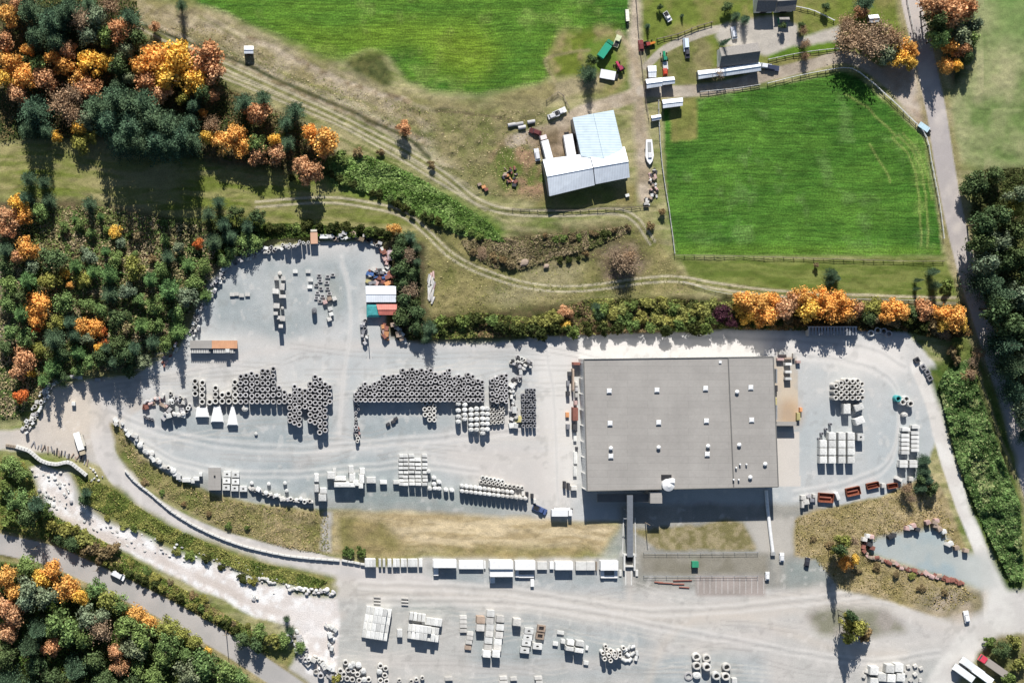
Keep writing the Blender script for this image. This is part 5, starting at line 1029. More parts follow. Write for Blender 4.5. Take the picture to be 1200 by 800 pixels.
for x, y in ((205,642),(216,652),(700-493,638)): put('rock', x, y, 4, 3.5, .8, 'W', 0, 0, None, None, 'white boulder')
for x, y, s_ in ((615,308,14),(641,312,9)): put('rock', x, y, s_, s_*.7, 1.8, 'N', 10, 0, 'tan boulders in the meadow', None, 'tan boulder')
for k in range(26):
    px, py = 598+random.uniform(-8,8), 203+random.uniform(-8,14); put(random.choice(['block','lying','rock']), px, py, random.uniform(2,6), random.uniform(1.5,4), random.uniform(.4,1.2), random.choice('XNOKKR'), random.uniform(0,180), 0, 'burnt scrap heap in the farm meadow', None, 'brown scrap piece')
for k in range(34):
    t_ = k/33; px = 766+random.uniform(-5,5)+(-4 if t_ > .8 else 0); py = 198+42*t_; put(random.choice(['block','rock','lying']), px, py, random.uniform(2.5,6), random.uniform(2,4), random.uniform(.4,1.3), random.choice('XKNPPW'), random.uniform(0,180), 0, 'junk along the field fence', None, 'piece of fence-side junk')
for x, y, t in ((567,219,'O'),(570,222,'R'),(562,216,'N'),(735,229,'W'),(733,206,'P')): put('block', x, y, 4.5, 3.5, 1, t, 20, 0, None, None, {'O':'orange crate','R':'red crate','N':'brown crate','W':'white block','P':'pale block'}[t])
# curved wall of blocks, and the barrier along the access road
def blockrow(pts, step, w_, d_, h, name, lab, cat, part, mat='conc'):
    P = smooth(pts, 12); L = [0]
    for a, b in zip(P[:-1], P[1:]): L.append(L[-1]+math.hypot(b[0]-a[0], b[1]-a[1]))
    bx, by = W(*P[0]); t = empty(name, (bx, by, 0), 0, lab, cat); n = int(L[-1]/step); me = MB().box(-.5,-.5,0,.5,.5,.8).box(-.46,-.42,.8,.46,.42,1,0,.06).mesh(part, M[mat])
    for i in range(n+1):
        q = min(i*step, L[-1]-.01); k = max(j for j in range(len(L)-1) if L[j] <= q); f = (q-L[k])/max(1e-6, L[k+1]-L[k])
        x = P[k][0]+(P[k+1][0]-P[k][0])*f; y = P[k][1]+(P[k+1][1]-P[k][1])*f; dx, dy = P[k+1][0]-P[k][0], P[k+1][1]-P[k][1]
        wx, wy = W(x, y, h); o = ob(part, me, t); o.location = (wx-bx, wy-by, 0); o.scale = (w_*S, d_*S, h*random.uniform(.93,1.05)); o.rotation_euler = (0, 0, math.atan2(-dy, dx)+random.uniform(-.06,.06))
blockrow([(20,524),(34,529),(48,540),(64,544),(80,542),(92,550),(102,558)], 3.6, 3.7, 4.2, 2.2, 'block_wall', 'curving wall of tan concrete blocks above the white rubble', 'wall', 'block', 'conc')
blockrow([(149,554),(158,564),(178,580),(205,602),(240,622),(280,638),(320,648),(352,653),(401,657)], 7.2, 7.0, 2.2, 1.1, 'road_barrier', 'long pale concrete barrier curving along the access road', 'barrier', 'barrier_segment', 'conc')
blockrow([(404,657),(426,661)], 7.4, 6.8, 2.6, 1.1, 'road_barrier', 'short separate length of concrete barrier beside the white block row', 'barrier', 'barrier_segment', 'conc')
blockrow([(8,522),(20,524)], 3.2, 3.2, 3.4, .8, 'block_wall', 'low run of blocks at the left end of the curving wall', 'wall', 'block', 'wood')
blockrow([(738,600),(735,600)], 2, 2, 2, .5, 'kerb_block_pair', 'pair of kerb blocks under the conveyor in the factory shade', 'kerb block', 'block')
for k in range(22): put('lying', 38+k*3.1+random.uniform(-1,1), 521+k*.9+random.uniform(-2,2), random.uniform(4,8), 1.6, .5, random.choice('KDNG'), 80+random.uniform(-25,25), 0, 'dark timbers behind the block wall', None, 'dark timber beam')
# ------------------------------------------------------------------ buildings
def quadpts(P, z): return [W(x, y, z) for x, y in P]
def loc_(pts, o): return [(x-o[0], y-o[1]) for x, y in pts]
# the factory
FH = 9.0
def factory():
    q = quadpts([(684,421),(906,418),(912,570),(688,575)], FH); o = q[3]
    t = empty('factory_building', (o[0], o[1], 0), 0, 'huge flat grey-roofed factory hall with white skylights in the gravel yard', 'factory'); L = lambda x, y, z=FH: tuple(a-b for a, b in zip(W(x, y, z), o))
    c = [L(684,421), L(906,418), L(912,570), L(688,575)]; ctr = (sum(p[0] for p in c)/4, sum(p[1] for p in c)/4)
    ins = lambda p, e: (p[0]+(ctr[0]-p[0])*e, p[1]+(ctr[1]-p[1])*e)
    ci = [ins(p, .006) for p in c]; ccw = lambda P: list(reversed(P))
    names = ['north','east','south','west']
    for i in range(4):
        a, b = ci[i], ci[(i+1) % 4]; d = ((a[0]-ctr[0]), (a[1]-ctr[1])); mb = MB(); ln = math.hypot(b[0]-a[0], b[1]-a[1]); u = ((b[0]-a[0])/ln, (b[1]-a[1])/ln); n = (u[1], -u[0])
        mb.add([(a[0],a[1],0),(b[0],b[1],0),(b[0],b[1],FH-.1),(a[0],a[1],FH-.1)], [(3,2,1,0)])
        w_ = mb.build('wall', M['wall'], t); m2 = MB(); k = 0
        while k*5.5 < ln-1:
            x = a[0]+u[0]*k*5.5-n[0]*.08; y = a[1]+u[1]*k*5.5-n[1]*.08; m2.cbox(x, y, 0, .35, .35, FH-.3, 0, 0, math.atan2(u[1], u[0])); k += 1
        m2.build('pilaster', M['wall'], w_)
    j = ccw([L(684,421), L(853,419), L(859.5,571.5), L(688,575)]); MB().prism(j, FH-.35, FH).build('roof', M['roof'], t)
    j = ccw([L(853.6,419), L(906,418), L(912,570), L(860.1,571.5)]); MB().prism(j, FH-.35, FH+.12).build('roof', M['roof'], t)
    for a, b in ((L(684,421),L(688,575)),(L(684,421),L(906,418)),(L(906,418),L(912,570)),(L(912,570),L(688,575)),(L(853.3,419),L(859.8,571.5))):
        MB().bar((a[0],a[1],FH+.1),(b[0],b[1],FH+.1),.22,6).build('roof_edge', M['roof2'], t)
    for x, y in ((714,458),(770,457),(827,455),(880,454),(715,496),(772,495),(828,493),(881,492),(716,534.5),(829,532)):
        p = L(x, y, FH+.5); s_ = MB().cbox(p[0], p[1], FH, 1.75, 1.75, .45).build('skylight', M['steel'], t); MB().cbox(p[0], p[1], FH+.45, 1.65, 1.65, .22, 0, .3).build('dome', M['white'], s_)
    for x, y in ((716,525),(772,524),(830,522.5),(866.5,521),(864,459),(897,543.5),(879.5,559),(863,548),(867.5,544),(875,544),(860,562),(866,562)):
        p = L(x, y, FH+1); r = .75 if y in (525,524,522.5,521,459,543.5,559) else .35
        v = MB().cyl(p[0], p[1], FH, r*.75, r*.75, .9, 12).build('roof_vent', M['steel'], t); MB().cyl(p[0], p[1], FH+.9, r, r*.5, .3, 12).build('cowl', M['white'], v)
    MB().cbox(*L(844,424,FH+.3), FH, .9, .9, .4).build('roof_hatch', M['white'], t)
    # southern annexe, loading canopy and silo
    a, b = L(762,575.5,FH-.6), L(776,589.5,FH-.6); MB().box(a[0], b[1], 0, b[0], a[1]-.25, FH-.6).build('annexe', M['roof'], t)
    a, b = L(700,576.5,6), L(761,588,6); MB().box(a[0], b[1], 5.6, b[0], a[1]-.6, 6).build('canopy', M['roof2'], t); 
    for k in range(6): MB().box(a[0]+1+k*3, b[1], 0, a[0]+1.3+k*3, b[1]+.3, 5.6).build('canopy_post', M['steel'], t)
    a, b = L(775,556,FH+.3), L(787,562,FH+.3); MB().box(a[0], b[1], FH, b[0], a[1], FH+.25).build('dark_recess_slab', M['dark'], t)  # raised slab, its dark colour stands in for the shade of a roof recess
    p = L(784,568.5,FH+2.2); s_ = MB().cyl(p[0], p[1], FH-1, 2.1, 2.1, 2.6, 20).build('silo', M['white'], t); MB().cyl(p[0], p[1], FH+1.6, 2.1, .6, .7, 20).build('silo_cap', M['white'], s_); MB().cbox(p[0]+1.2, p[1]+1.6, FH, 1.6, 1.4, 2.4).build('filter_box', M['white'], s_)
    # doors on the long walls
    for k in range(3):
        a = L(908.5,440+k*42,0); MB().box(a[0]-1.1, a[1]-2.5, 0, a[0]-.75, a[1]+2.5, 4.5).build('door', M['steel'], t)
    for k in range(4):
        a = L(720+k*46,419.5,0); MB().box(a[0]-2, a[1]-.9, 0, a[0]+2, a[1]-.5, 4).build('door', M['steel'], t)
factory()
# conveyor gallery and hopper
def conveyor():
    a = W(738,580,8.2); b = W(738,652,1.6); t = empty('conveyor', (b[0], b[1], 0), 0, 'long grey inclined conveyor gallery running from factory shade to the hopper', 'conveyor')
    ax, ay = a[0]-b[0], a[1]-b[1]; w_ = 1.0
    MB().add([(-w_,0,1.2),(w_,0,1.2),(ax+w_,ay,7.8),(ax-w_,ay,7.8),(-w_,0,2.2),(w_,0,2.2),(ax+w_,ay,8.6),(ax-w_,ay,8.6)], [(3,2,1,0),(4,5,6,7),(0,1,5,4),(1,2,6,5),(2,3,7,6),(3,0,4,7)]).build('gallery', M['steel'], t)
    for k in (.25,.5,.75): m = MB().bar((-.8+ax*k,ay*k,0),(-.5+ax*k,ay*k,1.2+6.6*k),.12,6).bar((.8+ax*k,ay*k,0),(.5+ax*k,ay*k,1.2+6.6*k),.12,6).build('trestle', M['steel'], t)
    MB().bar((-3,ay*.62,5.4),(0,ay*.62,5.4),.15,6).build('side_arm', M['steel'], t)
    x, y = W(738,653,2); h = empty('hopper', (x, y, 0), 0, 'black-mouthed concrete feed hopper at the foot of the conveyor', 'hopper')
    MB().box(-2.1,-4.6,0,-1.5,1.2,1.8).box(1.5,-4.6,0,2.1,1.2,1.8).box(-1.5,.7,0,1.5,1.2,1.8).box(-1.5,-3.4,0,1.5,-3.0,1.2).build('bunker_wall', M['conc'], h); MB().box(-1.45,-1.6,.3,1.45,.65,.5).build('mouth', M['dark'], h)
    for sx in (-1, 1): MB().box(sx*2.9-.5,-6.8,0,sx*2.9+.5,-4.5,.5,0,.1).build('kerb', M['conc'], h)
    for sx in (-1, 1): MB().box(sx*1.0-.2,-10,.02,sx*1.0+.2,-4.6,.12).build('rail', M['conc'], h)
    for sx, px in ((-1,730.5),(1,744)):
        P = [W(px,606),W(px+sx*.5,630),W(px+sx*1,652)]; m = MB()
        for p, q in zip(P[:-1], P[1:]): m.bar((*p,.15),(*q,.15),.2,5)
        tag(m.build('kerb_line', M['conc']), f'pale kerb line down the {"left" if sx < 0 else "right"} side of the conveyor', 'kerb')
conveyor()
def pipeline():
    P = [W(897,574),W(899,596),W(902,622),W(905,646)]; m = MB(); o = P[0]
    for p, q in zip(P[:-1], P[1:]): m.bar((p[0]-o[0],p[1]-o[1],.6),(q[0]-o[0],q[1]-o[1],.6),.6,10)
    t = empty('white_duct', (*o, 0), 0, 'white pipe snaking down from the factory corner to the parking', 'duct'); m.build('duct', M['white'], t); p = P[-1]; MB().cbox(p[0]-o[0], p[1]-o[1]-.6, 0, 1.6, 1.2, 1.1).build('outlet', M['concd'], t)
pipeline()
# gable-roofed sheds --------------------------------------------------------------------------------
def gable(name, label, cat, P, eh, rh, roofm, wallm='steel', ridge=0.5, over=.3, group=None, extras=None):
    """P: four eave corners as seen (a, b along the ridge on the north side; c, d the south side), ridge runs a->b"""
    a, b, c, d = quadpts(P, eh); o = ((a[0]+b[0]+c[0]+d[0])/4, (a[1]+b[1]+c[1]+d[1])/4)
    a, b, c, d = [(p[0]-o[0], p[1]-o[1]) for p in (a, b, c, d)]
    t = empty(name, (*o, 0), 0, label, cat, group); mid = lambda p, q: (p[0]*(1-ridge)+q[0]*ridge, p[1]*(1-ridge)+q[1]*ridge)
    r0, r1 = mid(a, d), mid(b, c); s_ = lambda p: (p[0]*(1-over/max(3, abs(p[0])+1e-3)), p[1]*(1-over/max(3, abs(p[1])+1e-3)))
    A, B, C, D = s_(a), s_(b), s_(c), s_(d); R0, R1 = s_(r0), s_(r1)
    for (p, q, tp) in ((A, B, None), (B, C, R1), (C, D, None), (D, A, R0)):
        m = MB()
        if tp is None: m.add([(*p,0),(*q,0),(*q,eh-.05),(*p,eh-.05)], [(3,2,1,0)])
        else: m.add([(*p,0),(*q,0),(*q,eh-.05),(*tp,rh-.08),(*p,eh-.05)], [(4,3,2,1,0)])
        m.build('wall', M[wallm], t)
    for (p, q, u, v) in ((a, b, r1, r0), (r0, r1, c, d)):
        hp = eh if p is a else rh; hu = rh if p is a else eh
        MB().add([(*p,hp),(*q,hp),(*u,hu),(*v,hu),(*p,hp-.12),(*q,hp-.12),(*u,hu-.12),(*v,hu-.12)], [(3,2,1,0),(4,5,6,7),(0,1,5,4),(1,2,6,5),(2,3,7,6),(3,0,4,7)]).build('roof_slope', M[roofm], t)
    MB().bar((*r0,rh+.04),(*r1,rh+.04),.14,6).build('ridge_cap', M[roofm], t)
    w_ = math.hypot(b[0]-a[0], b[1]-a[1]); cx_, cy_ = (C[0]+D[0])/2, (C[1]+D[1])/2
    MB().cbox(cx_, cy_, 0, min(3.2, w_*.3), .3, min(3, eh*.75), 0, 0, math.atan2(c[1]-d[1], c[0]-d[0])).build('door', M['dark'] if wallm != 'wood' else M['wood'], t)
    return t
gable('metal_barn', 'north wing of the big pale blue metal barn, taller than wide', 'barn', [(719,129),(734,193),(681,183),(671,138)], 5.5, 6.3, 'metaln', 'steel', .5)
gable('metal_barn', 'lower left wing of the metal barn with white north slope', 'barn', [(636,187),(690,179.5),(697,217),(644,230)], 5.0, 7.0, 'metal', 'steel', .48)
gable('metal_barn', 'lower right wing of the metal barn, joined under the blue north wing', 'barn', [(690.5,178),(732,172),(738,208),(698,216)], 5.2, 7.2, 'metal', 'steel', .5)
gable('storage_shed', 'white-roofed storage shed beside the clutter in the upper yard', 'shed', [(428.5,335),(464,335),(464,354),(429,354)], 3.0, 3.5, 'whiteroof', 'steel')
gable('storage_shed', 'red-roofed lean-to shed directly below the white-roofed shed', 'shed', [(441,356.5),(465,356.5),(465,369),(444,369)], 3.0, 3.5, 'redpale', 'red')
x, y = W(438,364,2.6); t = empty('tarp_cover', (x, y, 0), 0, 'teal tarp cover over goods beside the red-roofed shed', 'tarp'); MB().box(-2.2,-2,0,2.2,2,2.2).build('goods', M['wood'], t); o = MB().box(-2.5,-2.3,2.2,2.5,2.3,2.7,0,.8).build('tarp', M['tint'], t); o['tint'] = TINTS['T']
# open rack sheds / container
for nm, lab, x0, x1, mt in (('storage_container', 'grey-roofed left half of the long container pair', 223, 248, 'roof'), ('storage_container', 'pale orange-roofed right half of the long container pair', 248.4, 278, 'orange')):
    a = W(x0,408,3); b = W(x1,399,3); ox, oy = (a[0]+b[0])/2, (a[1]+b[1])/2; t = empty(nm, (ox, oy, 0), 0, lab, 'container', 'two long containers end to end')
    MB().box(a[0]-ox, a[1]-oy, 0, b[0]-ox, b[1]-oy, 2.85).build('body', M['steel'], t); MB().box(a[0]-ox-.05, a[1]-oy-.05, 2.85, b[0]-ox+.05, b[1]-oy+.05, 3.0).build('roof', M[mt], t)
for i, (x0, x1) in enumerate(((223,246.5),(250,264.5),(270,275.5))):
    a = W(x0,413.5,2.6); b = W(x1,408.5,2.6); ox, oy = (a[0]+b[0])/2, (a[1]+b[1])/2; t = empty('pipe_rack', (ox, oy, 0), 0, ('long pale rack below the grey container half','shorter pale rack below the orange container half','small pale rack at the right end below the containers')[i], 'rack', 'racks below the container pair')
    n = int((b[0]-a[0])/.6)
    for k in range(n): MB().box(a[0]-ox+k*.6, a[1]-oy, 2.2, a[0]-ox+k*.6+.35, b[1]-oy, 2.6).build('slat', M['conc'], t)
    MB().box(a[0]-ox, a[1]-oy, 0, b[0]-ox, b[1]-oy, 2.15).build('base', M['concd'], t)
a = W(268,413,3); put('block', 266.5, 411, 5, 4.5, 2.9, 'W', 0, 0, None, 'small white box between the racks below the containers')
x, y = W(251.5,561,3.2); t = empty('flat_roof_container', (x, y, 0), 0, 'flat grey-roofed container left of the white holed chambers', 'container'); MB().box(-2.1,-3.8,0,2.1,3.8,3).build('body', M['steel'], t); MB().box(-2.2,-3.9,3,2.2,3.9,3.2).build('roof', M['roof'], t); MB().cbox(0,1,3.2,.6,.6,.3).build('roof_vent', M['dark'], t)
# farm
gable('long_shed', 'long narrow shed with pale blue-white roof below the grey farmhouse', 'shed', [(843,80),(890,73),(892,83),(844,90)], 3.4, 4.0, 'metal', 'steel')
gable('long_shed', 'white-roofed left end shed joined to the long pale shed', 'shed', [(817.5,83),(843,80.5),(844,89),(818.5,93)], 3.4, 3.9, 'whiteroof', 'steel')
gable('farmhouse', 'grey shingled farmhouse roof above the long pale shed', 'house', [(843,56),(888,50),(889,73),(843,79)], 4.0, 6.5, 'shingle', 'white')
gable('field_shed', 'white-roofed shed at the corner of the farm crossroads', 'shed', [(756.5,93),(776,91),(776,101),(758,104)], 3.6, 4.2, 'whiteroof', 'wood')
gable('field_shed', 'small white lean-to joined right of the crossroads shed', 'shed', [(776.4,91),(790,90),(791,98),(776.4,100)], 3.0, 3.5, 'whiteroof', 'wood')
gable('field_shed', 'pale upright shed just above the crossroads shed', 'shed', [(759,77.5),(769,77),(769,91),(760,91)], 2.6, 3.0, 'whiteroof', 'wood')
gable('field_shed', 'white-roofed shed at the top corner of the green field', 'shed', [(776,117),(800,114.5),(800,124),(777,127)], 3.0, 3.4, 'whiteroof', 'wood')
gable('farmhouse', 'dark-roofed house at the top edge of the picture', 'house', [(885,-10),(908,-10),(908,14),(886,14)], 4.0, 6.5, 'shingle', 'white')
gable('farmhouse', 'right wing of the dark-roofed house at the top edge', 'house', [(909,-8),(932,-10),(932,13),(909,14)], 3.6, 5.6, 'shingle', 'white')
gable('small_shed', 'tiny white-roofed shed beside the dirt track', 'shed', [(286,54),(297,54),(297,63),(286,63)], 2.8, 3.2, 'whiteroof', 'steel')
gable('small_shed', 'small white-roofed hut below the corner shed of the green field', 'shed', [(763,136),(774,134),(775,140),(764,142)], 1.8, 2.2, 'whiteroof', 'wood')
gable('small_shed', 'small square white hut among the rust trees near the road', 'shed', [(1017,18),(1029,17),(1031,26),(1019,27)], 2.2, 2.8, 'whiteroof', 'wood')
gable('small_shed', 'small green shed left of the dark-roofed house', 'shed', [(913,20),(925,20),(925,27),(913,27)], 2.2, 2.8, 'shingle', 'green')
# vehicles ------------------------------------------------------------------------------------------
def vehicle(kind, px, py, ang, L, Wd, tint, label, cat, tint2=None, h=1.6):
    x, y = W(px, py, h); t = empty(kind, (x, y, gz(x, y)), math.radians(ang), label, cat); a, b = L/2, Wd/2
    def tb(mb, nm, tn, par=None): o = mb.build(nm, M['paint'], par or t); o['tint'] = TINTS.get(tn, tn) if isinstance(tn, str) else tn; return o
    if kind in ('car', 'van', 'pickup'):
        tb(MB().box(-a,-b,.35,a,b,.95,0,.06), 'body', tint); c0, c1 = (-a*.75, a*.35) if kind != 'van' else (-a*.95, a*.55)
        if kind == 'pickup': c0, c1 = -a*.1, a*.5
        tb(MB().box(c0,-b*.88,.95,c1,b*.88,h,0,.22), 'cabin', tint); MB().add([(c1+.02,-b*.8,1.0),(c1+.02,b*.8,1.0),(c1-.22,b*.7,h-.06),(c1-.22,-b*.7,h-.06)], [(0,1,2,3)]).build('windscreen', M['glass'], t)
        MB().add([(c0-.02,-b*.8,1.0),(c0-.02,b*.8,1.0),(c0+.22,b*.7,h-.06),(c0+.22,-b*.7,h-.06)], [(3,2,1,0)]).build('rear_window', M['glass'], t)
        for s_ in (-1, 1): MB().box(a-.06, s_*b*.7-.15,.6,a+.02,s_*b*.7+.15,.8).build('headlight', M['white'], t)
        if kind == 'pickup': MB().box(-a*.92,-b*.8,.96,-a*.15,b*.8,1.0).build('load_bed', M['dark'], t)
    elif kind == 'trailer':
        tb(MB().box(-a,-b,.9,a,b,h,0,.06), 'box_body', tint); MB().box(-a,-b*.5,.6,a+1.0,b*.5,.9).build('chassis', M['dark'], t)
        for k in range(4): tb(MB().box(-a+L*(k+.3)/4,-b*.97,h,-a+L*(k+.36)/4,b*.97,h+.05), 'roof_rib', tint)
    elif kind == 'lorry':
        tb(MB().box(-a,-b,.95,a*.55,b,h,0,.06), 'cargo_body', tint); tb(MB().box(a*.6,-b*.95,.5,a,b*.95,h*.85,0,.15), 'cab', tint2 or tint)
        MB().add([(a+.01,-b*.8,1.3),(a+.01,b*.8,1.3),(a-.1,b*.75,h*.78),(a-.1,-b*.75,h*.78)], [(0,1,2,3)]).build('windscreen', M['glass'], t); MB().box(-a,-b*.4,.6,a*.8,b*.4,.95).build('chassis', M['dark'], t)
    elif kind == 'boat':
        pts = [(-a,-b*.7),(a*.3,-b),(a*.75,-b*.6),(a,0),(a*.75,b*.6),(a*.3,b),(-a,b*.7)]; tb(MB().prism(pts,.6,1.5), 'hull', tint); MB().box(-a*.8,-b*.45,1.5,a*.1,b*.45,1.54).build('cockpit', M['concd'], t); tb(MB().box(a*.05,-b*.5,1.5,a*.5,b*.5,2,0,.2), 'cabin', tint); MB().box(-a*.7,-.3,.2,a*.5,.3,.6).build('cradle', M['dark'], t)
    elif kind == 'tractor':
        tb(MB().box(0,-.45,.7,a,.45,1.5,0,.08), 'bonnet', tint); tb(MB().box(-a*.8,-b*.6,1,0,b*.6,2.4,0,.15), 'cab', tint2 or tint); MB().box(-a*.7,-b*.62,1.5,-.1,b*.62,2.1).build('cab_window', M['glass'], t); MB().box(-a,-.3,.6,0,.3,1).build('chassis', M['dark'], t)
    xs = (-a*.62, a*.62) if kind in ('car','van','pickup','tractor') else (-a*.7, -a*.45, a*.7)
    if kind == 'boat': xs = (-a*.2,)
    for xx in xs:
        for s_ in (-1, 1):
            r = .75 if (kind == 'tractor' and xx < 0) else .34 if kind in ('car','van','pickup','tractor','boat') else .48
            wv = MB().cyl(xx, s_*(b-.12)-.12, r, r, r, .24, 14, 0, 'y').build('wheel', M['tyre'], t)
    return t
V = vehicle
V('van', 138,674,-27,5.2,2.3,(.78,.78,.78),'white van driving on the grey country lane','van',None,1.9)
V('lorry', 93,520,-73,8.2,2.3,(.75,.74,.7),'white lorry with tan gear parked on the gravel neck','lorry',(.5,.42,.3),2.6)
V('trailer', 96.5,516,-73,4.2,1.4,(.6,.56,.48),'small pale trailer right beside the parked white lorry','trailer',None,1.4)
V('lorry', 640.5,172,105,8.8,2.6,(.76,.76,.76),'white motorhome left of the metal barn','motorhome',(.7,.6,.58),2.8)
V('trailer', 668,170.5,100,8,3.3,(.78,.78,.78),'wide white caravan parked against the barn wall','caravan',None,2.7)
V('car', 630,181,100,4.4,1.8,(.7,.7,.72),'white car left of the motorhome','car')
V('pickup', 656,131,25,5,2,(.7,.7,.7),'white pickup with dark bed above the barn track','pickup')
V('car', 649,135,20,4.2,1.8,(.55,.55,.55),'pale car beside the white pickup above the barn','car')
for x, y in ((609,145),(612,149),(623,142.5),(600,146)): put('lying', x, y, 9, 4.5, 1.2, 'G', 10, 0, 'grey tanks beside the barn track', None, 'grey tank lying down')
V('car', 628,154,160,4.4,1.9,(.12,.04,.04),'dark maroon car near the motorhome','car')
V('boat', 761.5,178,-88,8.8,2.9,(.76,.76,.76),'white boat on a cradle beside the farm road','boat')
V('lorry', 710.5,57,55,7,2.6,(.03,.26,.16),'green tanker lorry parked on the farm grass','lorry',(.03,.22,.12),2.8)
V('trailer', 712.5,87.5,-10,5.4,3.2,(.74,.74,.76),'white flat trailer with gear beside the dark conifer','trailer',None,1.3)
V('tractor', 726,77.5,120,4,2.6,(.4,.05,.1),'crimson tractor on the farm road edge','tractor',(.35,.06,.1))
V('pickup', 724,48,70,4.4,1.9,(.6,.62,.4),'pale yellow pickup near the green tanker','pickup')
V('trailer', 735.5,18,-86,4.2,1.3,(.75,.72,.6),'cream trailer on the edge of the north field','trailer',None,1.4)
V('tractor', 779,66,95,3.8,2.4,(.03,.3,.15),'green tractor on the farm lawn','tractor',(.03,.2,.12)); V('trailer', 780,77,95,2.8,1.8,(.7,.7,.68),'small white trailer behind the green tractor','trailer',None,1.1); V('car', 780,84,95,2.6,1.6,(.6,.08,.04),'little red buggy below the small white trailer','buggy',None,1.3)
V('tractor', 762,51,15,4,2.4,(.6,.22,.04),'orange tractor at the farm crossroads','tractor',(.3,.06,.05))
V('car', 752,53,95,4,1.8,(.2,.05,.05),'dark red car left of the orange tractor','car')
V('van', 805,52,-85,4.8,2,(.55,.62,.72),'pale blue van on the farm lawn','van',None,2.1); V('car', 806,62,-85,3.6,1.7,(.06,.06,.07),'black car directly below the pale blue van','car')
V('car', 906,79,-10,4.8,2,(.05,.06,.1),'dark blue car on the farm lane right of the shed','car'); V('car', 898,77,-8,4.2,1.8,(.6,.62,.66),'silver car on the farm lane beside the long shed','car')
V('car', 861,38,100,4.4,1.9,(.6,.62,.66),'silver car among the dark shrubs in the farm courtyard','car')
V('pickup', 783,19,-60,3.8,1.8,(.7,.7,.7),'white pickup on the lawn above the drive','pickup')
V('trailer', 1083,149,-35,4,2.0,(.45,.6,.66),'pale blue trailer beside the white field fence','trailer',None,1.4)
V('lorry', 659,601,0,7.4,2.4,(.78,.78,.78),'white tanker parked in the factory shade edge','tanker',(.7,.7,.7),2.8)
V('trailer', 659,596.5,0,5.6,1.1,(.7,.7,.7),'narrow white trailer right above the white tanker','trailer',None,1.4)
V('pickup', 633,597,-25,5.2,2.1,(.06,.09,.2),'dark blue pickup with white cab left of the tanker','pickup',None,1.8)
V('trailer', 1141,782,-36,8.5,2.5,(.78,.8,.8),'upper white box trailer in the bottom right','trailer',None,3.2)
V('trailer', 1131,789,-36,7.5,2.5,(.78,.8,.8),'leftmost white box trailer in the bottom right','trailer',None,3.2)
V('trailer', 1152,791,-36,8,2.5,(.78,.8,.8),'right-hand white box trailer below the red truck','trailer',None,3.2)
V('lorry', 1166,781,145,11,2.6,(.36,.32,.28),'lorry with red cab and brown load in the bottom right','lorry',(.5,.05,.08),2.8)
V('car', 1134,723,100,4.2,1.9,(.7,.7,.7),'white car standing at the road junction','car'); V('car', 917,653,90,3.2,1.6,(.7,.7,.7),'white buggy on the parking below the duct','buggy',None,1.4); V('car', 900,675,90,3,1.5,(.7,.7,.7),'white buggy at the corner of the striped parking','buggy',None,1.4); V('car', 947,659,80,3.4,1.7,(.04,.04,.05),'black car on the parking beside the tree','car')
V('lorry', 368,277,92,5.2,2.6,(.5,.3,.2),'orange-topped loader lorry on the north rim of the yard','lorry',(.62,.58,.5),3.2)
V('trailer', 380.5,277,0,3.6,1.5,(.7,.7,.7),'white trailer right of the orange-topped lorry','trailer',None,1.8); V('trailer', 457,299,90,3.6,1.8,(.6,.46,.48),'pinkish trailer at the yard corner below the orange bush','trailer',None,2.6)
x, y = W(815,661,1.8); t = empty('green_bin', (x, y, 0), 0, 'green open waste bin alone on the weedy gravel', 'waste bin'); o = MB().box(-1.1,-1,0,1.1,1,1.7).build('bin', M['green'], t); MB().box(-1.15,-1.05,1.7,1.15,1.05,1.8).build('lid', M['green'], t)
# west wall clutter and east apron
G_ = 'racks and gear along the west wall of the factory'
for i, (x, y, w_, d_, h, tn, ds) in enumerate(((676,426,8,3,2.4,'R','red gantry beam'),(668,438,4,5,1.6,'K','black steel form'),(672,445,2,26,2.2,'N','brown steel rack'),(666,449,3,6,1.4,'D','grey steel form'),(676,450,3.5,5,1.4,'P','pale crate'),(676,456,3.5,5,1.4,'G','grey crate'),(666,461,4,5,1.6,'K','black steel form'),(676,463,3.5,5,1.6,'P','pale crate'),(675,472,3.5,5,1.6,'X','pink crate'),(674.5,485,6,15,2.4,'R','red machine'),(665,486,4,6,1,'O','orange crate'),(666,500,4,6,1.6,'D','grey steel form'),(674,500,5,7,2,'K','black steel form'),(674,512,3.5,10,1,'W','white panel'),(676,525,3,3,1,'K','black crate'),(674.5,536,4,14,1,'W','white panel'),(674,552,4,12,1,'W','white panel'),(662,568,3,8,1.6,'K','black steel form'),(666.5,570,3,8,1.6,'K','black steel form'),(673,572,7,5,1.6,'P','pale crate'))): put('block' if i % 3 else 'slab', x, y, w_, d_, h, tn, 0, 0, G_, None, ds)
for i, y in enumerate((426.5,435.5,443.5)): put('slab', 924, y, 7.5, 3, 1.6, 'W', 0, 0, 'white slab bundles on the concrete apron', f'white slab bundle, {od(i+1)} from top on the concrete apron')
for x, y, w_, d_, tn in ((915,421,8,3,'X'),(924,420,9,2,'N'),(936,424,5,3,'X'),(910,455,3,7,'K'),(909,472,3,12,'E'),(936,488,4,9,'E'),(939,480,3,5,'O'),(931,417,3,6,'P'),(918,414,10,3,'P')): put('block', x, y, w_, d_, 1.2, tn, 0, 0, 'gear round the concrete apron', None, {'X':'pinkish crate','N':'brown beam','K':'black crate','E':'tan crate','O':'orange crate','P':'pale block'}[tn])
x, y = W(921,498,3.4); t = empty('loading_canopy', (x, y, 0), 0, 'small pale loading canopy casting a dark band on the east apron', 'canopy'); MB().box(-3.7,-.2,3.2,3.7,1.2,3.4).build('roof', M['roof'], t)
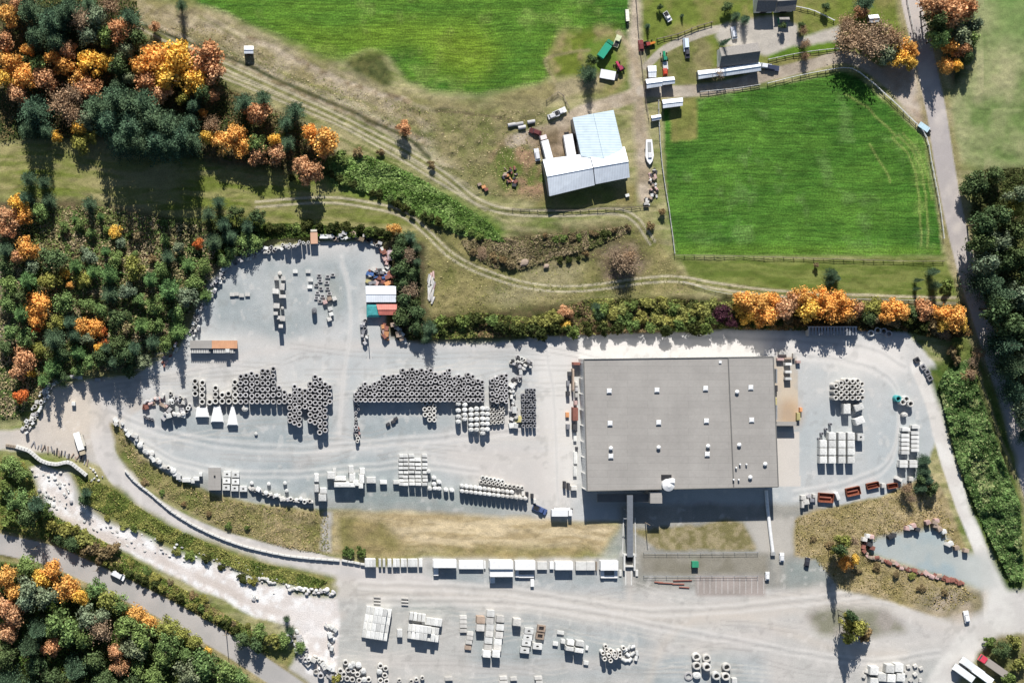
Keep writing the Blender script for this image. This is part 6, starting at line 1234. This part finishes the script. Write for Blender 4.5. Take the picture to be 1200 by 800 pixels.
for sx in (-3.5, 3.5): MB().box(sx-.12,-.1,0,sx+.12,.1,3.2).build('post', M['steel'], t)
MB().box(-3.6,.9,0,3.6,1.05,3.2).build('back_panel', M['roof2'], t)
# dark rack by the hedge with its shade, and three rings
x, y = W(976,386,3); t = empty('pipe_rack', (x, y, 0), 0, 'long dark rack with pale rim under the orange hedge trees', 'rack')
for k in range(16): MB().box(-8.4+k*1.08,-2,2.6,-7.7+k*1.08,1.0,2.8).build('slat', M['steel'], t)
MB().box(-8.5,.8,0,8.5,1.1,3).box(-8.5,-2.3,0,-8.2,.8,3).build('frame', M['conc'], t)
for i, (x, y) in enumerate(((1021,390.5),(1029,387),(1036,388),(1042,391))): put('ring', x, y, 8.5, 8, 1.2, 'W' if i < 2 else 'G', 0, 0, 'rings below the hedge in the yard corner', ('white ring, leftmost of four below the hedge','white ring, second of four below the hedge','grey ring, third of four below the hedge','grey ring, rightmost of four below the hedge')[i])
for x, y in ((1075,422),(1082,430),(1087,436),(1090,443)): put('frame', x, y, 6, 6, 1, 'D' if x > 1076 else 'K', 30, 0, 'dark frames at the yard corner', None, 'dark steel collar')
# parking strips
x, y = W(856,686)
t = tag(MB().build('parking_marks', M['conc']), 'faint pale parking lines on the striped pad south of the factory', 'markings'); 
m = MB()
for k in range(12): a = W(818+k*7.0,677); b = W(818+k*7.0,695); m.box(a[0]-.06,b[1],.012,a[0]+.06,a[1],.02)
t.data = m.mesh('parking_marks', M['conc'])
# fences: posts and rails ---------------------------------------------------------------------------
def fence(pts, label, mat='wood', step=3.0, h=1.3, r=.08, rails=2):
    P = [W(*p) for p in smooth(pts, 6)]; o = P[0]; t = empty('fence', (*o, 0), 0, label, 'fence'); acc = 0; last = P[0]; posts = [P[0]]
    for a, b in zip(P[:-1], P[1:]):
        L = math.hypot(b[0]-a[0], b[1]-a[1]); q = 0
        while acc + (L-q) >= step: q += step-acc; acc = 0; posts.append((a[0]+(b[0]-a[0])*q/L, a[1]+(b[1]-a[1])*q/L))
        acc += L-q
    me = MB().box(-r,-r,-.2,r,r,h).mesh('post', M[mat])
    for p in posts: q = ob('post', me, t); q.location = (p[0]-o[0], p[1]-o[1], gz(*p))
    for k in range(rails):
        z = h*(.5+.42*k); m = MB()
        for p, q in zip(posts[:-1], posts[1:]): m.bar((p[0]-o[0],p[1]-o[1],z+gz(*p)),(q[0]-o[0],q[1]-o[1],z+gz(*q)),r*.75,5)
        m.build('rail', M[mat], t)
fence([(899,98),(940,88),(985,80),(998,81),(1015,92),(1040,114),(1062,135),(1083,158),(1090,190),(1100,240),(1106,288)], 'white rail fence curving round the top corner of the green field', 'white', 3, 1.4, .11, 2)
fence([(820,108),(860,104),(899,98)], 'straight pale fence along the farm lane above the field', 'conc', 3, 1.3, .12)
fence([(771,118),(772,150),(776,200),(784,250),(790,299)], 'grey post fence down the left side of the green field', 'conc', 3, 1.3, .12)
fence([(790,299),(860,300),(960,303),(1060,306),(1105,306)], 'thin brown fence between the mown field and the lawn strip', 'wood', 3.5, 1.2, .1)
fence([(900,70),(940,62),(985,57),(996,60)], 'pale fence above the farm lane on the right', 'conc', 3, 1.2, .12)
fence([(745,0),(748,40),(752,80),(756,118),(760,140)], 'thin timber fence beside the farm road', 'wood', 3, 1.2, .08)
fence([(600,245),(660,247),(720,244),(768,242)], 'dark timber fence along the track below the barn', 'wood', 3, 1.2, .1)
fence([(1062,0),(1066,20),(1072,45),(1080,60)], 'pale fence along the left edge of the country road', 'conc', 3, 1.2, .12)
fence([(800,330),(860,345),(1000,350),(1100,352)], 'pale timber fence below the lawn strip', 'conc', 4, 1.0, .08)
fence([(930,8),(950,12),(968,20),(980,26)], 'curved white fence right of the dark-roofed house', 'white', 2.5, 1.2, .12)
fence([(754,647),(820,647),(900,646)], 'thin wire fence north of the green bin', 'steel', 4, 1.4, .06)
fence([(754,674),(815,674),(900,674)], 'thin wire fence above the striped parking', 'steel', 4, 1.4, .06)
fence([(770,46),(795,40),(815,32),(835,26)], 'dark hedge-side fence along the curved farm drive', 'wood', 2.5, 1.4, .14)
fence([(640,118),(656,108),(665,125),(670,130)], 'zigzag dark fence above the barn track', 'wood', 2.5, 1.3, .1)
# poles
def pole(px, py, h, label, arms=1):
    x, y = W(px, py); t = empty('utility_pole', (x, y, 0), 0, label, 'utility pole', 'utility poles'); MB().bar((0,0,0),(0,0,h),.17,8,0,.12).build('pole', M['wood'], t)
    for k in range(arms): MB().bar((-1.2,0,h-.5-k),(1.2,0,h-.5-k),.08,6).build('crossarm', M['wood'], t)
    for sx in (-1.1, 0, 1.1): MB().cyl(sx, 0, h-.42, .08, .05, .25, 8).build('insulator', M['steel'], t)
pole(115,664,9,'wooden utility pole casting a thin shadow across the country lane'); pole(265,738,9.5,'wooden utility pole at the lower end of the country lane'); pole(43,640,7,'wooden utility pole below the tall roadside tree'); pole(431,393,6,'thin pole below the cluttered red shed', 0); pole(756,612,7,'thin leaning-looking pole in the factory shade', 0)
def cap(limit=295):
    from collections import defaultdict
    B = defaultdict(list); m, n, p, new, lk = nodes('cast_concrete_mixed'); at = new('ShaderNodeAttribute'); at.attribute_name = 'ptint'
    nz = noise_mix(n, new, lk, 1.2, 5, .7); lk(vmul(new, lk, at.outputs['Color'], rng(new, lk, nz.outputs[0], .8, 1.2)), p.inputs['Base Color']); p.inputs['Roughness'].default_value = .85
    for o, a in STOCK: B[o.name.split('.')[0]].append((a, o))
    dead = set()
    for nm, L in B.items():
        if len(L) <= limit: continue
        L.sort(key=lambda t: -t[0]); mb = MB(); cs = []
        for a, o in L[limit:]:
            c, s_ = math.cos(o.rotation_euler.z), math.sin(o.rotation_euler.z); sx, sy, sz = o.scale; lx, ly, lz = o.location
            vs = [(lx+v.co.x*sx*c-v.co.y*sy*s_, ly+v.co.x*sx*s_+v.co.y*sy*c, lz+v.co.z*sz) for v in o.data.vertices]
            mb.add(vs, [tuple(f.vertices) for f in o.data.polygons]); cs += [(*o['tint'], 1.0)]*len(vs); dead.add(o)
        me = mb.mesh(nm+'_stock', m); at_ = me.color_attributes.new('ptint', 'FLOAT_COLOR', 'POINT'); at_.data.foreach_set('color', np.array(cs, np.float32).ravel())
        tag(ob(nm+'_stock', me), 'the many smallest '+nm.replace('_', ' ')+' pieces spread through the gravel yard', nm.split('_')[-1], None, 'stuff')
    AUTO[:] = [t for t in AUTO if t[0] not in dead]
    for o in dead: bpy.data.objects.remove(o)
cap()
finish_labels()
print('TREES', TREES, 'PIPES', NP)
